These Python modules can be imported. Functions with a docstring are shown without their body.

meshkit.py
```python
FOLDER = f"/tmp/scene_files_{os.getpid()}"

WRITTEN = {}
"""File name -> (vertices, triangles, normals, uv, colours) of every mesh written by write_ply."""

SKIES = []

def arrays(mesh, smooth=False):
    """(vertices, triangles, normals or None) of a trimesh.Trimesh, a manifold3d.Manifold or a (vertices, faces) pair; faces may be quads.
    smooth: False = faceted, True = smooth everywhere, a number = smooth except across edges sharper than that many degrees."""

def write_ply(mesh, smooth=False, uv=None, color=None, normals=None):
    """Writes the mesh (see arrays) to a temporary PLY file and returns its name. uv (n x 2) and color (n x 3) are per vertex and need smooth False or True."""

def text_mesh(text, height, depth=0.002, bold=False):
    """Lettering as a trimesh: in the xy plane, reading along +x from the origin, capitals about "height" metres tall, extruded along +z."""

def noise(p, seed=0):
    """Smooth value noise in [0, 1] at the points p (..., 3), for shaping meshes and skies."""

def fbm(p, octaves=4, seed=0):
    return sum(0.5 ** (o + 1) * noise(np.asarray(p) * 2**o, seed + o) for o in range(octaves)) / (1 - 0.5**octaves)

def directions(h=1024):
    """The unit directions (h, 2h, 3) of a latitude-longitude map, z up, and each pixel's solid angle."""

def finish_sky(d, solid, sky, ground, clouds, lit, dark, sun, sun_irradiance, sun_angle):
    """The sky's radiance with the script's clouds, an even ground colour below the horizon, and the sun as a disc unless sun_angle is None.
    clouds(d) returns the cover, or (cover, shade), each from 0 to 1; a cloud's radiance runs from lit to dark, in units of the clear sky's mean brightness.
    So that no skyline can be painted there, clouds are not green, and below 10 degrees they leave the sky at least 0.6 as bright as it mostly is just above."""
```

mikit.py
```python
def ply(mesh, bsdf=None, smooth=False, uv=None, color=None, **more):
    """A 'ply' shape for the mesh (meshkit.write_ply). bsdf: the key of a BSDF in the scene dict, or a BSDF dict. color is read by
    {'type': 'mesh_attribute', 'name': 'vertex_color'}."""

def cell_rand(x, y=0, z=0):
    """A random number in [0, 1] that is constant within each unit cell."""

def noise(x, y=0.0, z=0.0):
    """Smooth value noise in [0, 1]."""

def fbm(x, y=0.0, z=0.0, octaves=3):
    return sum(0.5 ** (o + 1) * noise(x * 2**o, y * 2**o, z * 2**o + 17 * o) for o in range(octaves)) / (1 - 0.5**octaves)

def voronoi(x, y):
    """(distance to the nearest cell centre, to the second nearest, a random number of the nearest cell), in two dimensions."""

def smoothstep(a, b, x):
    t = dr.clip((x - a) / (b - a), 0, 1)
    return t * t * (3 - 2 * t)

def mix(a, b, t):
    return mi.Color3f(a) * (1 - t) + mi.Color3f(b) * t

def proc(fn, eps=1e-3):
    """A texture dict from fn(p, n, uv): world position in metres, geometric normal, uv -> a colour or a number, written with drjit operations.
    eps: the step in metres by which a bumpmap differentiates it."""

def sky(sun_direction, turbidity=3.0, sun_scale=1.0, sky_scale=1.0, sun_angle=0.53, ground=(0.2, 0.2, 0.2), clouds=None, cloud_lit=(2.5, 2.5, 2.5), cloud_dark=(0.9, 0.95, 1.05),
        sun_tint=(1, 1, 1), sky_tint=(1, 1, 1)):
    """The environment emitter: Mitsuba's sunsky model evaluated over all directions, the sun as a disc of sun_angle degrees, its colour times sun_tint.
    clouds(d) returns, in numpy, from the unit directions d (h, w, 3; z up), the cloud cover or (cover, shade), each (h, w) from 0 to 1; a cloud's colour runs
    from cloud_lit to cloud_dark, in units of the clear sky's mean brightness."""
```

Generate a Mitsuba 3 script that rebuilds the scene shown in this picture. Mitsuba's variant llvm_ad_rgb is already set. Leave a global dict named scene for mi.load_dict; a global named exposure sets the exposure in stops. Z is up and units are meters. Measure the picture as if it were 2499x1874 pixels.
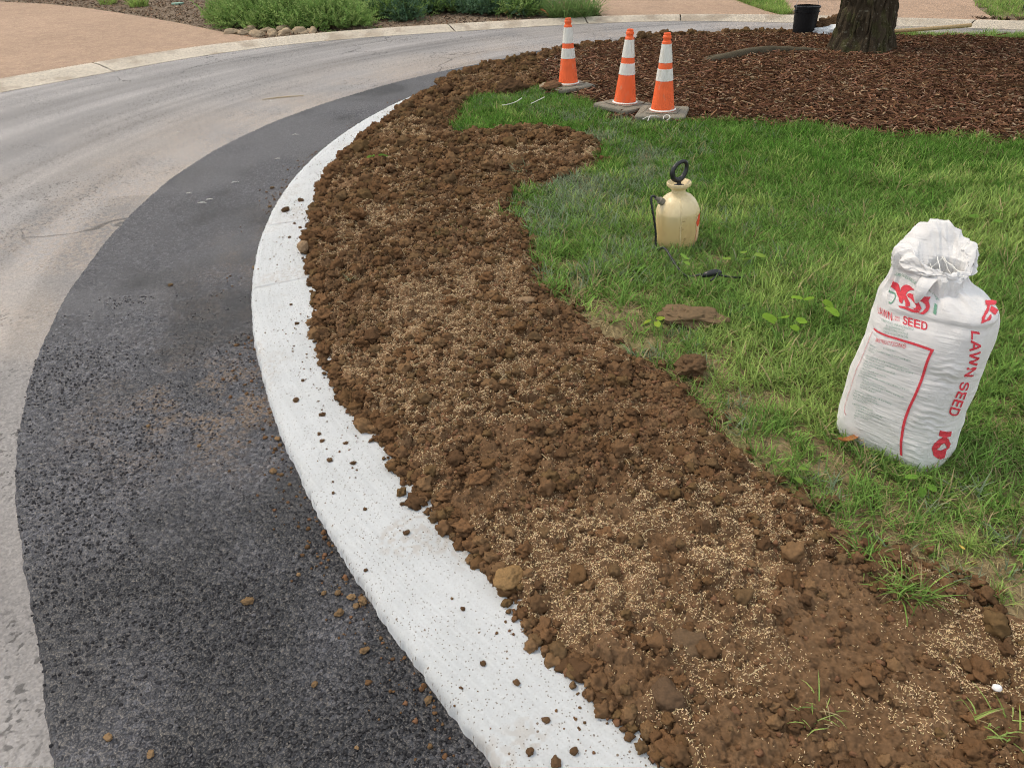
import math
import random
import numpy as np
import trimesh
import shapely
from shapely import Polygon, contains_xy
from scipy.interpolate import splprep, splev
from scipy.spatial import cKDTree
import drjit as dr
import mitsuba as mi
import mikit
import meshkit

T = mi.ScalarTransform4f
scene, labels = {}, {}
rng = np.random.default_rng(7)
random.seed(7)

# ------------------------------------------------------------------ camera, sky, exposure
PITCH, ROLL, EYE = math.radians(32.0), math.radians(2.5), np.array([0, 0, 1.64])
look = np.array([0, math.cos(PITCH), -math.sin(PITCH)])
side = np.array([1.0, 0, 0])
upv = np.cross(side, look)
up = side * math.sin(ROLL) + upv * math.cos(ROLL)
scene['camera'] = {'type': 'perspective', 'fov': 66.99, 'fov_axis': 'x', 'near_clip': 0.05, 'far_clip': 300.0,
                   'to_world': T().look_at(origin=EYE.tolist(), target=(EYE + look).tolist(), up=up.tolist())}
scene['sky'] = mikit.sky((-0.62, 0.30, 0.90), turbidity=3, sun_scale=0.3, sun_angle=14, clouds=lambda d: 1.0,
                         cloud_lit=(2.4, 2.48, 2.62), ground=(0.2, 0.2, 0.18))
exposure = 2.22


# ------------------------------------------------------------------ helpers
def spline(points, n, s=0.02):
    tck, _ = splprep(np.asarray(points, float).T, s=s, k=min(3, len(points) - 1))
    return np.array(splev(np.linspace(0, 1, n), tck)).T


def sm(a, b, x):
    t = np.clip((x - a) / (b - a), 0, 1)
    return t * t * (3 - 2 * t)


def new_key(base):
    if base not in used_names:
        used_names[base] = 0
        return base
    used_names[base] += 1
    return f'{base}_{used_names[base]:03d}'


used_names = {}


def facing_up(m):
    if (m.face_normals * m.area_faces[:, None])[:, 2].sum() < 0:
        m.invert()
    return m


def put(key, mesh, bsdf, smooth=False, color=None, to_world=None):
    scene[key] = mikit.ply(mesh, bsdf, smooth=smooth, color=color)
    if to_world is not None:
        scene[key]['to_world'] = to_world
    return key


def tag(key, label=None, category=None, group=None, kind=None):
    d = {}
    if label:
        d['label'] = label
    if category:
        d['category'] = category
    if group:
        d['group'] = group
    if kind:
        d['kind'] = kind
    labels[key] = d
    return key


def part(owner, name, mesh, bsdf, smooth=False, color=None):
    base = owner + '__' + name
    return put(new_key(base), mesh, bsdf, smooth, color)


def frame_mat(loc, yaw=0.0, scale=1.0, tilt=(0, 0)):
    cx, sx, cy, sy, cz, sz = math.cos(tilt[0]), math.sin(tilt[0]), math.cos(tilt[1]), math.sin(tilt[1]), math.cos(yaw), math.sin(yaw)
    rx = np.array([[1, 0, 0], [0, cx, -sx], [0, sx, cx]])
    ry = np.array([[cy, 0, sy], [0, 1, 0], [-sy, 0, cy]])
    rz = np.array([[cz, -sz, 0], [sz, cz, 0], [0, 0, 1]])
    m = np.eye(4)
    m[:3, :3] = rz @ ry @ rx * np.asarray(scale)
    m[:3, 3] = loc
    return m


def moved(mesh, m):
    mesh = mesh.copy()
    mesh.apply_transform(m)
    return mesh


def lathe(profile, n=48):
    p = np.asarray(profile, float)
    a = np.arange(n) * 2 * np.pi / n
    v = np.stack([p[:, None, 0] * np.cos(a), p[:, None, 0] * np.sin(a), np.repeat(p[:, 1:2], n, 1)], -1).reshape(-1, 3)
    i, j = np.meshgrid(np.arange(len(p) - 1), np.arange(n), indexing='ij')
    q = np.stack([i * n + j, i * n + (j + 1) % n, (i + 1) * n + (j + 1) % n, (i + 1) * n + j], -1).reshape(-1, 4)
    return trimesh.Trimesh(v, np.vstack([q[:, [0, 1, 2]], q[:, [0, 2, 3]]]), process=False)


def tube(points, radii, sides=8, n=None, closed=False):
    p = np.asarray(points, float)
    r = np.broadcast_to(radii, (len(p),)).astype(float)
    if n:
        t0 = np.linspace(0, 1, len(p))
        r = np.interp(np.linspace(0, 1, n), t0, r)
        p = np.array(splev(np.linspace(0, 1, n), splprep(p.T, s=0, k=min(3, len(p) - 1), u=t0)[0])).T
    t = np.gradient(p, axis=0)
    t /= np.linalg.norm(t, axis=1, keepdims=True) + 1e-12
    ref = np.array([0.13, 0.27, 0.95])
    b1 = []
    for k in range(len(p)):
        ref = ref - t[k] * (ref @ t[k])
        ref = ref / (np.linalg.norm(ref) + 1e-12)
        b1.append(ref)
    b1 = np.array(b1)
    b2 = np.cross(t, b1)
    a = np.arange(sides) * 2 * np.pi / sides
    v = p[:, None] + r[:, None, None] * (np.cos(a)[None, :, None] * b1[:, None] + np.sin(a)[None, :, None] * b2[:, None])
    i, j = np.meshgrid(np.arange(len(p) - 1), np.arange(sides), indexing='ij')
    q = np.stack([i * sides + j, i * sides + (j + 1) % sides, (i + 1) * sides + (j + 1) % sides, (i + 1) * sides + j], -1).reshape(-1, 4)
    f = [np.vstack([q[:, [0, 1, 2]], q[:, [0, 2, 3]]])]
    v = v.reshape(-1, 3)
    for ring, c, flip in ((0, p[0], True), (len(p) - 1, p[-1], False)):
        k = len(v)
        v = np.vstack([v, c])
        js = np.arange(sides)
        tri = np.stack([ring * sides + js, ring * sides + (js + 1) % sides, np.full(sides, k)], 1)
        f.append(tri[:, ::-1] if flip else tri)
    return trimesh.Trimesh(v, np.vstack(f), process=False)


def grid_mesh(v, nu, nv, wrap=False):
    i, j = np.meshgrid(np.arange(nu - 1), np.arange(nv if wrap else nv - 1), indexing='ij')
    q = np.stack([i * nv + j, i * nv + (j + 1) % nv, (i + 1) * nv + (j + 1) % nv, (i + 1) * nv + j], -1).reshape(-1, 4)
    return trimesh.Trimesh(np.asarray(v).reshape(-1, 3), np.vstack([q[:, [0, 1, 2]], q[:, [0, 2, 3]]]), process=False)


def flat(poly, z, top_only=True, step=None):
    """A sheet over a shapely polygon at height z."""
    parts = []
    for g in getattr(poly, 'geoms', [poly]):
        v, f = trimesh.creation.triangulate_polygon(g, engine='earcut')
        m = trimesh.Trimesh(np.c_[v, np.full(len(v), z)], f, process=False)
        if m.face_normals[:, 2].sum() < 0:
            m.invert()
        parts.append(m)
    return trimesh.util.concatenate(parts)


def slab(poly, z0, z1, bevel=0.006):
    """A slab with worn edges: the sides and a top ring set in by the bevel."""
    top = poly.buffer(-bevel)
    m = [flat(top, z1)]
    for g in getattr(poly, 'geoms', [poly]):
        o = np.array(g.exterior.segmentize(0.25).coords)[:-1]
        n = len(o)
        nrm = np.roll(o, -1, 0) - np.roll(o, 1, 0)
        nrm = np.c_[nrm[:, 1], -nrm[:, 0]] / (np.linalg.norm(nrm, axis=1, keepdims=True) + 1e-9)
        if Polygon(o).exterior.is_ccw:
            nrm = -nrm
        i = o + nrm * bevel
        v = np.vstack([np.c_[o, np.full(n, z0)], np.c_[o, np.full(n, z1 - bevel)], np.c_[i, np.full(n, z1)]])
        k = np.arange(n)
        f = []
        for a in (0, 1):
            q = np.stack([a * n + k, a * n + (k + 1) % n, (a + 1) * n + (k + 1) % n, (a + 1) * n + k], 1)
            f += [q[:, [0, 1, 2]], q[:, [0, 2, 3]]]
        m.append(facing_up(trimesh.Trimesh(v, np.vstack(f), process=False)))
    return trimesh.util.concatenate(m)


def lump(seed, sub=2, rough=0.35, squash=(1, 1, 0.8), freq=1.3):
    m = trimesh.creation.icosphere(subdivisions=sub)
    v = np.array(m.vertices)
    off = seed * 7.31 + 3.0
    d = 1 + rough * (2 * meshkit.fbm(v * freq + off, 3, seed) - 1) * 1.6 + rough * 0.5 * (meshkit.noise(v * freq * 4 + off, seed + 5) - 0.5)
    v = v * d[:, None] * np.asarray(squash)
    return trimesh.Trimesh(v, m.faces, process=False)


def group(key, mesh, bsdf, smooth=False, color=None):
    scene[key] = {'type': 'shapegroup', 'piece': mikit.ply(mesh, bsdf, smooth=smooth, color=color)}
    return key


counters = {}


def instance(owner, grp, m):
    counters[owner] = counters.get(owner, 0) + 1
    scene[f'{owner}__{counters[owner]:05d}'] = {'type': 'instance', 'shapes': {'type': 'ref', 'id': grp}, 'to_world': T(m)}


# ------------------------------------------------------------------ materials
def lin(r, g, b):
    c = np.array([r, g, b]) / 255.0
    return [float(x) for x in np.where(c <= 0.04045, c / 12.92, ((c + 0.055) / 1.055) ** 2.4)]


def rgb(c):
    return {'type': 'rgb', 'value': [float(x) for x in c]}


def twosided(b):
    return {'type': 'twosided', 'bsdf': b}


def bump(b, fn, scale, eps=1e-3):
    return {'type': 'bumpmap', 'arbitrary': mikit.proc(fn, eps), 'scale': scale, 'bsdf': b}


VC = {'type': 'mesh_attribute', 'name': 'vertex_color'}
N, F, V, S, MX = mikit.noise, mikit.fbm, mikit.voronoi, mikit.smoothstep, mikit.mix
RC = (3.9, 5.3)                                       # middle of the island round which the wheel tracks run


def road_color(p, n, uv):
    r = dr.sqrt(dr.square(p.x - RC[0]) + dr.square(p.y - RC[1]))
    a = dr.atan2(p.y - RC[1], p.x - RC[0])
    base = MX([0.190, 0.180, 0.176], [0.262, 0.250, 0.242], F(p.x * 1.3, p.y * 1.3, 2.0, 3))
    streak = N(r * 4.2, a * 1.3, 4.0) * 0.55 + N(r * 13.0, a * 2.2, 9.0) * 0.45
    base = base * (0.60 + 0.80 * streak)
    rs = dr.sqrt(dr.square(p.x - 3.91) + dr.square(p.y - 5.05))
    silt = S(7.9, 6.5, rs) * S(2.2, 4.5, p.y) * S(0.30, 0.62, F(p.x * 2.4 + 9, p.y * 2.4, 19.0, 4)) * S(0.2, 0.8, N(p.x * 70, p.y * 70, 8.0))
    base = MX(base, mi.Color3f([0.33, 0.262, 0.205]), 0.5 * silt)
    dusty = S(0.42, 0.75, F(p.x * 0.9 + 4, p.y * 0.9, 7.0, 3)) * S(8.6, 6.4, r)
    base = MX(base, mi.Color3f([0.36, 0.30, 0.24]) * (0.85 + 0.3 * N(p.x * 40, p.y * 40)), dusty * 0.3)
    d1, d2, k = V(p.x * 95, p.y * 95)
    grain = 0.72 + 0.56 * k
    fine = N(p.x * 210, p.y * 210, 3.0)
    base = base * (0.55 + 0.45 * grain) * (0.8 + 0.4 * fine)
    pit = S(0.62, 0.80, F(p.x * 70, p.y * 70, 11.0, 2)) * S(0.35, 0.65, F(p.x * 2.2, p.y * 2.2, 21.0, 2))
    w = F(p.x * 2.6, p.y * 2.6, 31.0, 3) * 0.35
    c1, c2, _ = V(p.x * 0.55 + w, p.y * 0.55 + w * 1.3)
    crack = S(0.016, 0.004, c2 - c1) * S(0.5, 0.56, N(p.x * 0.8, p.y * 0.8, 45.0))
    return base * (1 - 0.6 * pit) * (1 - 0.6 * crack)


def road_relief(p, n, uv):
    d1, d2, k = V(p.x * 95, p.y * 95)
    return S(0.7, 0.1, d1) * (0.5 + 0.5 * k) + 0.5 * F(p.x * 40, p.y * 40, 0.0, 2) - 0.9 * S(0.6, 0.8, F(p.x * 33, p.y * 33, 11.0, 2))


def strip_color(p, n, uv):
    coarse = S(0.42, 0.70, F(p.x * 2.1, p.y * 2.1, 3.0, 3))
    d1, d2, k = V(p.x * 72, p.y * 72)
    e1, e2, k2 = V(p.x * 150 + 9, p.y * 150)
    g = 0.42 + 1.15 * k * k + 0.45 * (k2 - 0.5)
    w = 0.022 * F(p.x * 160, p.y * 160, 1.0, 2)
    d1, d2, k = V(p.x * 78 + w * 40, p.y * 78 + w * 40)
    body = S(0.02, 0.16, d2 - d1)
    tone = MX([0.030, 0.030, 0.035], [0.085, 0.085, 0.095], k * k) * (0.75 + 0.5 * k2)
    base = MX([0.013, 0.013, 0.015], tone, body) * (1.35 - 0.85 * coarse)
    fine_film = S(0.48, 0.72, F(p.x * 1.4 + 7, p.y * 1.4, 9.0, 3))
    base = MX(base, mi.Color3f([0.085, 0.084, 0.090]) * (0.7 + 0.6 * k2), fine_film * 0.65)
    spill = dr.exp(-dr.square((p.x + 1.08) / 0.46) - dr.square((p.y - 2.55) / 0.34)) * 1.2 + 0.45 * dr.exp(-dr.square((p.x + 1.42) / 0.28) - dr.square((p.y - 4.0) / 0.9))
    soil = spill * S(0.36, 0.66, F(p.x * 9 + 3, p.y * 9, 17.0, 3)) * S(0.25, 0.75, N(p.x * 120, p.y * 120, 2.0))
    return MX(base, mi.Color3f([0.17, 0.115, 0.07]) * (0.6 + 0.7 * k2), dr.minimum(soil, 1.0) * 0.7)


def strip_relief(p, n, uv):
    d1, d2, k = V(p.x * 72, p.y * 72)
    e1, e2, k2 = V(p.x * 150 + 9, p.y * 150)
    return S(0.65, 0.1, d1) * (0.3 + 0.9 * k) + 0.4 * S(0.6, 0.1, e1) * k2


def curb_color(p, n, uv):
    base = MX([0.40, 0.42, 0.425], [0.51, 0.53, 0.54], F(p.x * 6, p.y * 6, p.z * 9, 4)) * (0.94 + 0.12 * N(p.x * 260, p.y * 260, p.z * 260))
    d1, d2, k = V(p.x * 120, p.y * 120)
    dens = 0.80 - 0.10 * F(p.x * 5, p.y * 5, 5.0, 2)
    pit = S(dens + 0.04, dens + 0.06, k) * S(0.27, 0.17, d1)
    e1, e2, k2 = V(p.x * 46 + 3, p.y * 46)
    big = S(0.955, 0.96, k2) * S(0.17, 0.11, e1)
    f1, f2, k3 = V(p.x * 230 + 3, p.y * 230)
    tiny = S(0.80, 0.85, k3) * S(0.34, 0.2, f1)
    dirt = S(0.54, 0.70, F(p.x * 4.1, p.y * 4.1, 33.0, 4)) * S(0.35, 0.7, N(p.x * 90, p.y * 90))
    rr = dr.sqrt(dr.square(p.x - 4.3) + dr.square(p.y - 5.2))
    base = base * (0.95 + 0.10 * N(rr * 160, p.y * 3.0, 6.0))
    c = MX(base, mi.Color3f([0.30, 0.235, 0.17]), dirt * 0.3)
    c = MX(c, mi.Color3f([0.15, 0.13, 0.11]), pit * 0.8)
    c = MX(c, mi.Color3f([0.35, 0.33, 0.31]), tiny * 0.5)
    return MX(c, mi.Color3f([0.13, 0.09, 0.06]), big * 0.9)


def old_curb_color(p, n, uv):
    base = MX([0.36, 0.32, 0.26], [0.50, 0.45, 0.37], F(p.x * 1.7, p.y * 1.7, 3.0, 3))
    base = base * (0.82 + 0.36 * N(p.x * 55, p.y * 55, 1.0))
    stain = S(0.52, 0.72, F(p.x * 3.4, p.y * 3.4, 13.0, 3))
    return MX(base, mi.Color3f([0.25, 0.20, 0.15]), stain * 0.55)


def drive_color(p, n, uv):
    d1, d2, k = V(p.x * 42, p.y * 42)
    tone = MX([0.330, 0.230, 0.163], [0.255, 0.175, 0.122], F(p.x * 0.45, p.y * 0.45, 8.0, 3))
    peb = MX([0.46, 0.35, 0.25], [0.18, 0.12, 0.08], N(k * 37.0, k * 11.0, 2.0))
    c = MX(tone, peb, 0.32 * S(0.55, 0.3, d1))
    return c * (0.86 + 0.28 * F(p.x * 7 + p.y * 3, p.y * 6 - p.x * 3, 14.0, 4)) * (0.78 + 0.44 * F(p.x * 31 + p.y * 13, p.y * 29 - p.x * 12, 4.0, 3))


def drive_relief(p, n, uv):
    d1, d2, k = V(p.x * 42, p.y * 42)
    return S(0.6, 0.1, d1) * (0.5 + 0.5 * k)


def soil_color(p, n, uv):
    c = MX([0.098, 0.056, 0.029], [0.172, 0.106, 0.058], F(p.x * 6, p.y * 6, p.z * 12, 4))
    c = MX(c, mi.Color3f([0.215, 0.132, 0.072]), 0.6 * S(0.55, 0.78, F(p.x * 2.1 + 5, p.y * 2.1, 3.0, 3)))
    return c * (0.72 + 0.56 * N(p.x * 150, p.y * 150, p.z * 150))


def soil_relief(p, n, uv):
    return F(p.x * 60, p.y * 60, p.z * 60, 3)


def thatch_color(p, n, uv):
    c = MX([0.10, 0.072, 0.038], [0.26, 0.20, 0.115], F(p.x * 14, p.y * 14, 5.0, 4))
    return MX(c, mi.Color3f([0.10, 0.14, 0.04]), 0.5 * S(0.4, 0.7, F(p.x * 3, p.y * 3, 9.0, 3))) * (0.6 + 0.8 * N(p.x * 120, p.y * 30, 3.0))


def litter_color(p, n, uv):
    c = MX([0.075, 0.055, 0.038], [0.20, 0.155, 0.115], F(p.x * 9, p.y * 9, 5.0, 4))
    return c * (0.55 + 0.9 * N(p.x * 45, p.y * 45, 3.0))


def bark_color(p, n, uv):
    c = MX([0.030, 0.022, 0.014], [0.066, 0.052, 0.033], F(p.x * 22, p.y * 22, p.z * 7, 4))
    moss = S(0.52, 0.66, F(p.x * 13 + 2, p.y * 13, p.z * 6, 4))
    c = MX(c, mi.Color3f([0.055, 0.060, 0.020]), moss * 0.5)
    lichen = S(0.80, 0.84, N(p.x * 55, p.y * 55, p.z * 40))
    return MX(c, mi.Color3f([0.20, 0.19, 0.14]), lichen * 0.4)


def bark_relief(p, n, uv):
    return F(p.x * 60, p.y * 60, p.z * 16, 3)


def plain(c, rough=0.8, spec=0.3, **kw):
    return {'type': 'principled', 'base_color': c if isinstance(c, dict) else rgb(c), 'roughness': rough, 'specular': spec, **kw}


scene['road_mat'] = bump(plain(mikit.proc(road_color), 0.62, 0.4), road_relief, 0.0022, 2e-3)
scene['strip_mat'] = bump(plain(mikit.proc(strip_color), 0.46, 0.5), strip_relief, 0.0055, 1.5e-3)
scene['curb_mat'] = plain(mikit.proc(curb_color), 0.85, 0.2)
scene['old_curb_mat'] = plain(mikit.proc(old_curb_color), 0.85, 0.2)
scene['drive_mat'] = plain(mikit.proc(drive_color), 0.85, 0.2)
scene['soil_mat'] = bump(plain(mikit.proc(soil_color), 0.95, 0.1), soil_relief, 0.009, 1.5e-3)
scene['thatch_mat'] = plain(mikit.proc(thatch_color), 0.95, 0.1)
scene['litter_mat'] = plain(mikit.proc(litter_color), 0.95, 0.1)
scene['bark_mat'] = bump(plain(mikit.proc(bark_color), 0.9, 0.15), bark_relief, 0.006, 3e-3)
scene['matte_vc'] = twosided({'type': 'diffuse', 'reflectance': VC})
scene['clod_mat'] = bump({'type': 'diffuse', 'reflectance': VC}, soil_relief, 0.008, 1.5e-3)
scene['leaf_vc'] = {'type': 'principledthin', 'base_color': VC, 'roughness': 0.48, 'diff_trans': 0.7, 'eta': 1.4}
scene['seed_mat'] = twosided(plain(VC, 0.6, 0.3))


def mulch_color(p, n, uv):
    return MX([0.030, 0.018, 0.011], [0.095, 0.056, 0.034], F(p.x * 50, p.y * 50, 3.0, 3)) * (0.6 + 0.8 * N(p.x * 130, p.y * 130, 3.0))


scene['mulch_base_mat'] = plain(mikit.proc(mulch_color), 0.95, 0.1)

# ------------------------------------------------------------------ the lie of the land (metres; the eye stands over the origin)
ISLAND = [[0.62, 0.1], [0.3, 0.5], [-0.08, 1.01], [-0.2, 1.19], [-0.33, 1.4], [-0.46, 1.6], [-0.59, 1.8], [-0.71, 1.99], [-0.83, 2.27], [-0.94, 2.52], [-1.05, 2.81], [-1.14, 3.06], [-1.21, 3.29], [-1.27, 3.55], [-1.33, 3.84], [-1.38, 4.17], [-1.41, 4.46], [-1.46, 4.97], [-1.47, 5.47], [-1.45, 6.05], [-1.38, 6.45], [-1.25, 6.88], [-1.14, 7.28], [-1.01, 7.66], [-0.94, 7.79], [-0.69, 8.18], [-0.38, 8.75], [0.35, 9.57], [0.7, 9.96], [1.06, 10.28], [1.57, 10.67], [2.07, 10.8], [2.56, 10.86], [3.14, 10.77], [3.67, 10.57], [4.21, 10.44], [4.85, 10.33], [5.46, 10.06], [6.16, 9.7], [7.6, 9.3], [8.9, 7.2], [8.8, 4.6], [7.4, 2.0], [5.2, 0.2], [2.8, -0.6], [1.4, -0.45], [0.62, 0.1]]
SEAM = [[-0.75, 0.45], [-0.93, 0.8], [-1.07, 1.05], [-1.16, 1.17], [-1.23, 1.28], [-1.3, 1.4], [-1.41, 1.6], [-1.53, 1.8], [-1.69, 2.1], [-1.83, 2.35], [-1.98, 2.67], [-2.06, 2.86], [-2.12, 3.07], [-2.19, 3.34], [-2.27, 3.71], [-2.36, 4.18], [-2.4, 4.67], [-2.42, 5.2], [-2.41, 5.9], [-2.31, 6.54], [-2.13, 7.04], [-1.93, 7.62], [-1.66, 8.1], [-1.35, 8.55], [-1.05, 8.98], [-0.67, 9.43], [-0.2, 9.80], [0.26, 10.28], [0.76, 10.72], [1.3, 10.98]]
SOIL_IN = [[0.62, 0.5], [0.45, 0.72], [0.29, 0.94], [0.26, 1.01], [0.2, 1.07], [0.15, 1.15], [0.07, 1.25], [-0.02, 1.4], [-0.08, 1.52], [-0.19, 1.7], [-0.31, 1.88], [-0.41, 2.07], [-0.52, 2.27], [-0.63, 2.47], [-0.72, 2.65], [-0.81, 2.89], [-0.85, 3.06], [-0.91, 3.35], [-0.99, 3.63], [-1.07, 4.01], [-1.13, 4.37], [-1.18, 4.98], [-1.19, 5.44], [-1.16, 5.79], [-1.08, 6.31], [-0.99, 6.67], [-0.87, 7.24], [-0.62, 8.0], [-0.40, 8.45]]
SOIL_R = [[1.7, 0.75], [1.45, 1.05], [1.29, 1.18], [1.21, 1.25], [1.13, 1.3], [1.12, 1.39], [1.03, 1.48], [0.92, 1.55], [0.88, 1.59], [0.85, 1.66], [0.8, 1.76], [0.75, 1.87], [0.7, 1.99], [0.66, 2.16], [0.62, 2.33], [0.56, 2.47], [0.48, 2.58], [0.39, 2.74], [0.31, 2.91], [0.21, 3.14], [0.14, 3.35], [0.13, 3.69], [0.1, 4.02], [0.05, 4.33], [0.06, 4.62], [0.27, 4.73], [0.45, 4.83], [0.63, 5.12], [0.7, 5.47], [0.64, 5.78], [0.42, 6.02], [0.07, 6.17], [-0.29, 6.11], [-0.39, 6.29], [-0.36, 6.84], [-0.25, 7.36], [0.01, 7.51], [0.31, 7.64], [0.47, 7.64]]
LAWN_MULCH = [[0.47, 7.64], [0.73, 7.04], [0.82, 6.47], [1.07, 6.12], [1.46, 5.96], [1.78, 5.87], [2.21, 5.62], [2.45, 5.38], [2.72, 5.27], [3.02, 5.24], [3.23, 5.07], [3.43, 5.09], [3.88, 4.9], [5.0, 4.6], [6.6, 4.4]]
SOIL_MULCH = [[0.46, 8.23], [0.43, 9.1], [0.65, 9.68], [0.97, 9.98], [1.47, 10.38], [2.03, 10.56], [2.52, 10.65], [3.1, 10.64], [3.67, 10.5], [4.3, 10.0]]
LAWN_STRIP = [[4.3, 10.0], [4.63, 9.75], [4.95, 9.57], [5.38, 9.38], [5.82, 9.13], [6.6, 8.6]]
CURB_BACK = [[-8.3, 5.0], [-7.9, 6.6], [-7.1, 8.3], [-5.91, 9.84], [-5.46, 10.39], [-4.36, 11.58], [-3.45, 12.28], [-2.57, 12.62], [-1.55, 12.8], [-0.51, 12.98], [0.77, 13.09], [1.63, 13.08], [2.68, 12.94], [3.64, 12.61], [4.37, 12.3], [5.31, 11.67], [6.83, 10.83], [8.6, 9.7], [9.7, 8.3]]
CURB_FRONT = [[-7.85, 5.0], [-7.45, 6.4], [-6.7, 7.9], [-5.58, 9.45], [-5.1, 9.95], [-4.12, 11.2], [-3.25, 11.92], [-2.5, 12.22], [-1.5, 12.42], [-0.5, 12.62], [0.9, 12.8], [1.62, 12.82], [2.6, 12.7], [3.5, 12.38], [4.2, 12.05], [5.1, 11.45], [6.6, 10.6], [8.3, 9.5], [9.3, 8.2]]

isl = spline(ISLAND, 260, 0.06)
ISL_POLY = Polygon(isl)
isl_tree = cKDTree(spline(isl, 3000, 0))


def inside_by(p):
    p = np.asarray(p, float).reshape(-1, 2)
    d, _ = isl_tree.query(p)
    return np.where(contains_xy(ISL_POLY, p[:, 0], p[:, 1]), d, -d)


def land(p):
    """Height of the island's ground: it rises from the kerb towards the tree."""
    d = inside_by(p)
    return 0.075 + 0.05 * sm(0.25, 0.8, d) + 0.06 * sm(0.8, 4, d)


def zone(points):
    p = Polygon(points)
    return p if p.is_valid else p.buffer(0)


FAR_EDGE = [q for q in isl.tolist() if q[1] > 8.3 and -0.6 < q[0] < 4.3]
SOIL = zone(SOIL_IN + FAR_EDGE + SOIL_MULCH[::-1][1:] + SOIL_R[::-1] + [[1.9, 0.4], [1.2, 0.0]])
MULCH = zone(LAWN_MULCH + [[6.9, 7.0]] + LAWN_STRIP[::-1] + SOIL_MULCH[::-1])
STRIP = zone(LAWN_STRIP + [[7.0, 9.0], [6.2, 9.62], [5.46, 9.98], [4.85, 10.24], [4.21, 10.36]])
LAWN = zone(SOIL_R + LAWN_MULCH[1:] + [[6.5, 2.0], [4.5, 0.2], [2.6, -0.1]])


def in_zone(poly, p, rough=0.0, freq=7.0, seed=3):
    """Which points lie in the zone, its outline frayed by noise."""
    p = np.asarray(p, float)
    if rough:
        p = p + rough * 2 * (np.c_[meshkit.fbm(np.c_[p * freq, p[:, :1] * 0], 3, seed), meshkit.fbm(np.c_[p * freq, p[:, :1] * 0 + 9], 3, seed + 1)] - 0.5)
    return contains_xy(poly, p[:, 0], p[:, 1])


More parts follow.
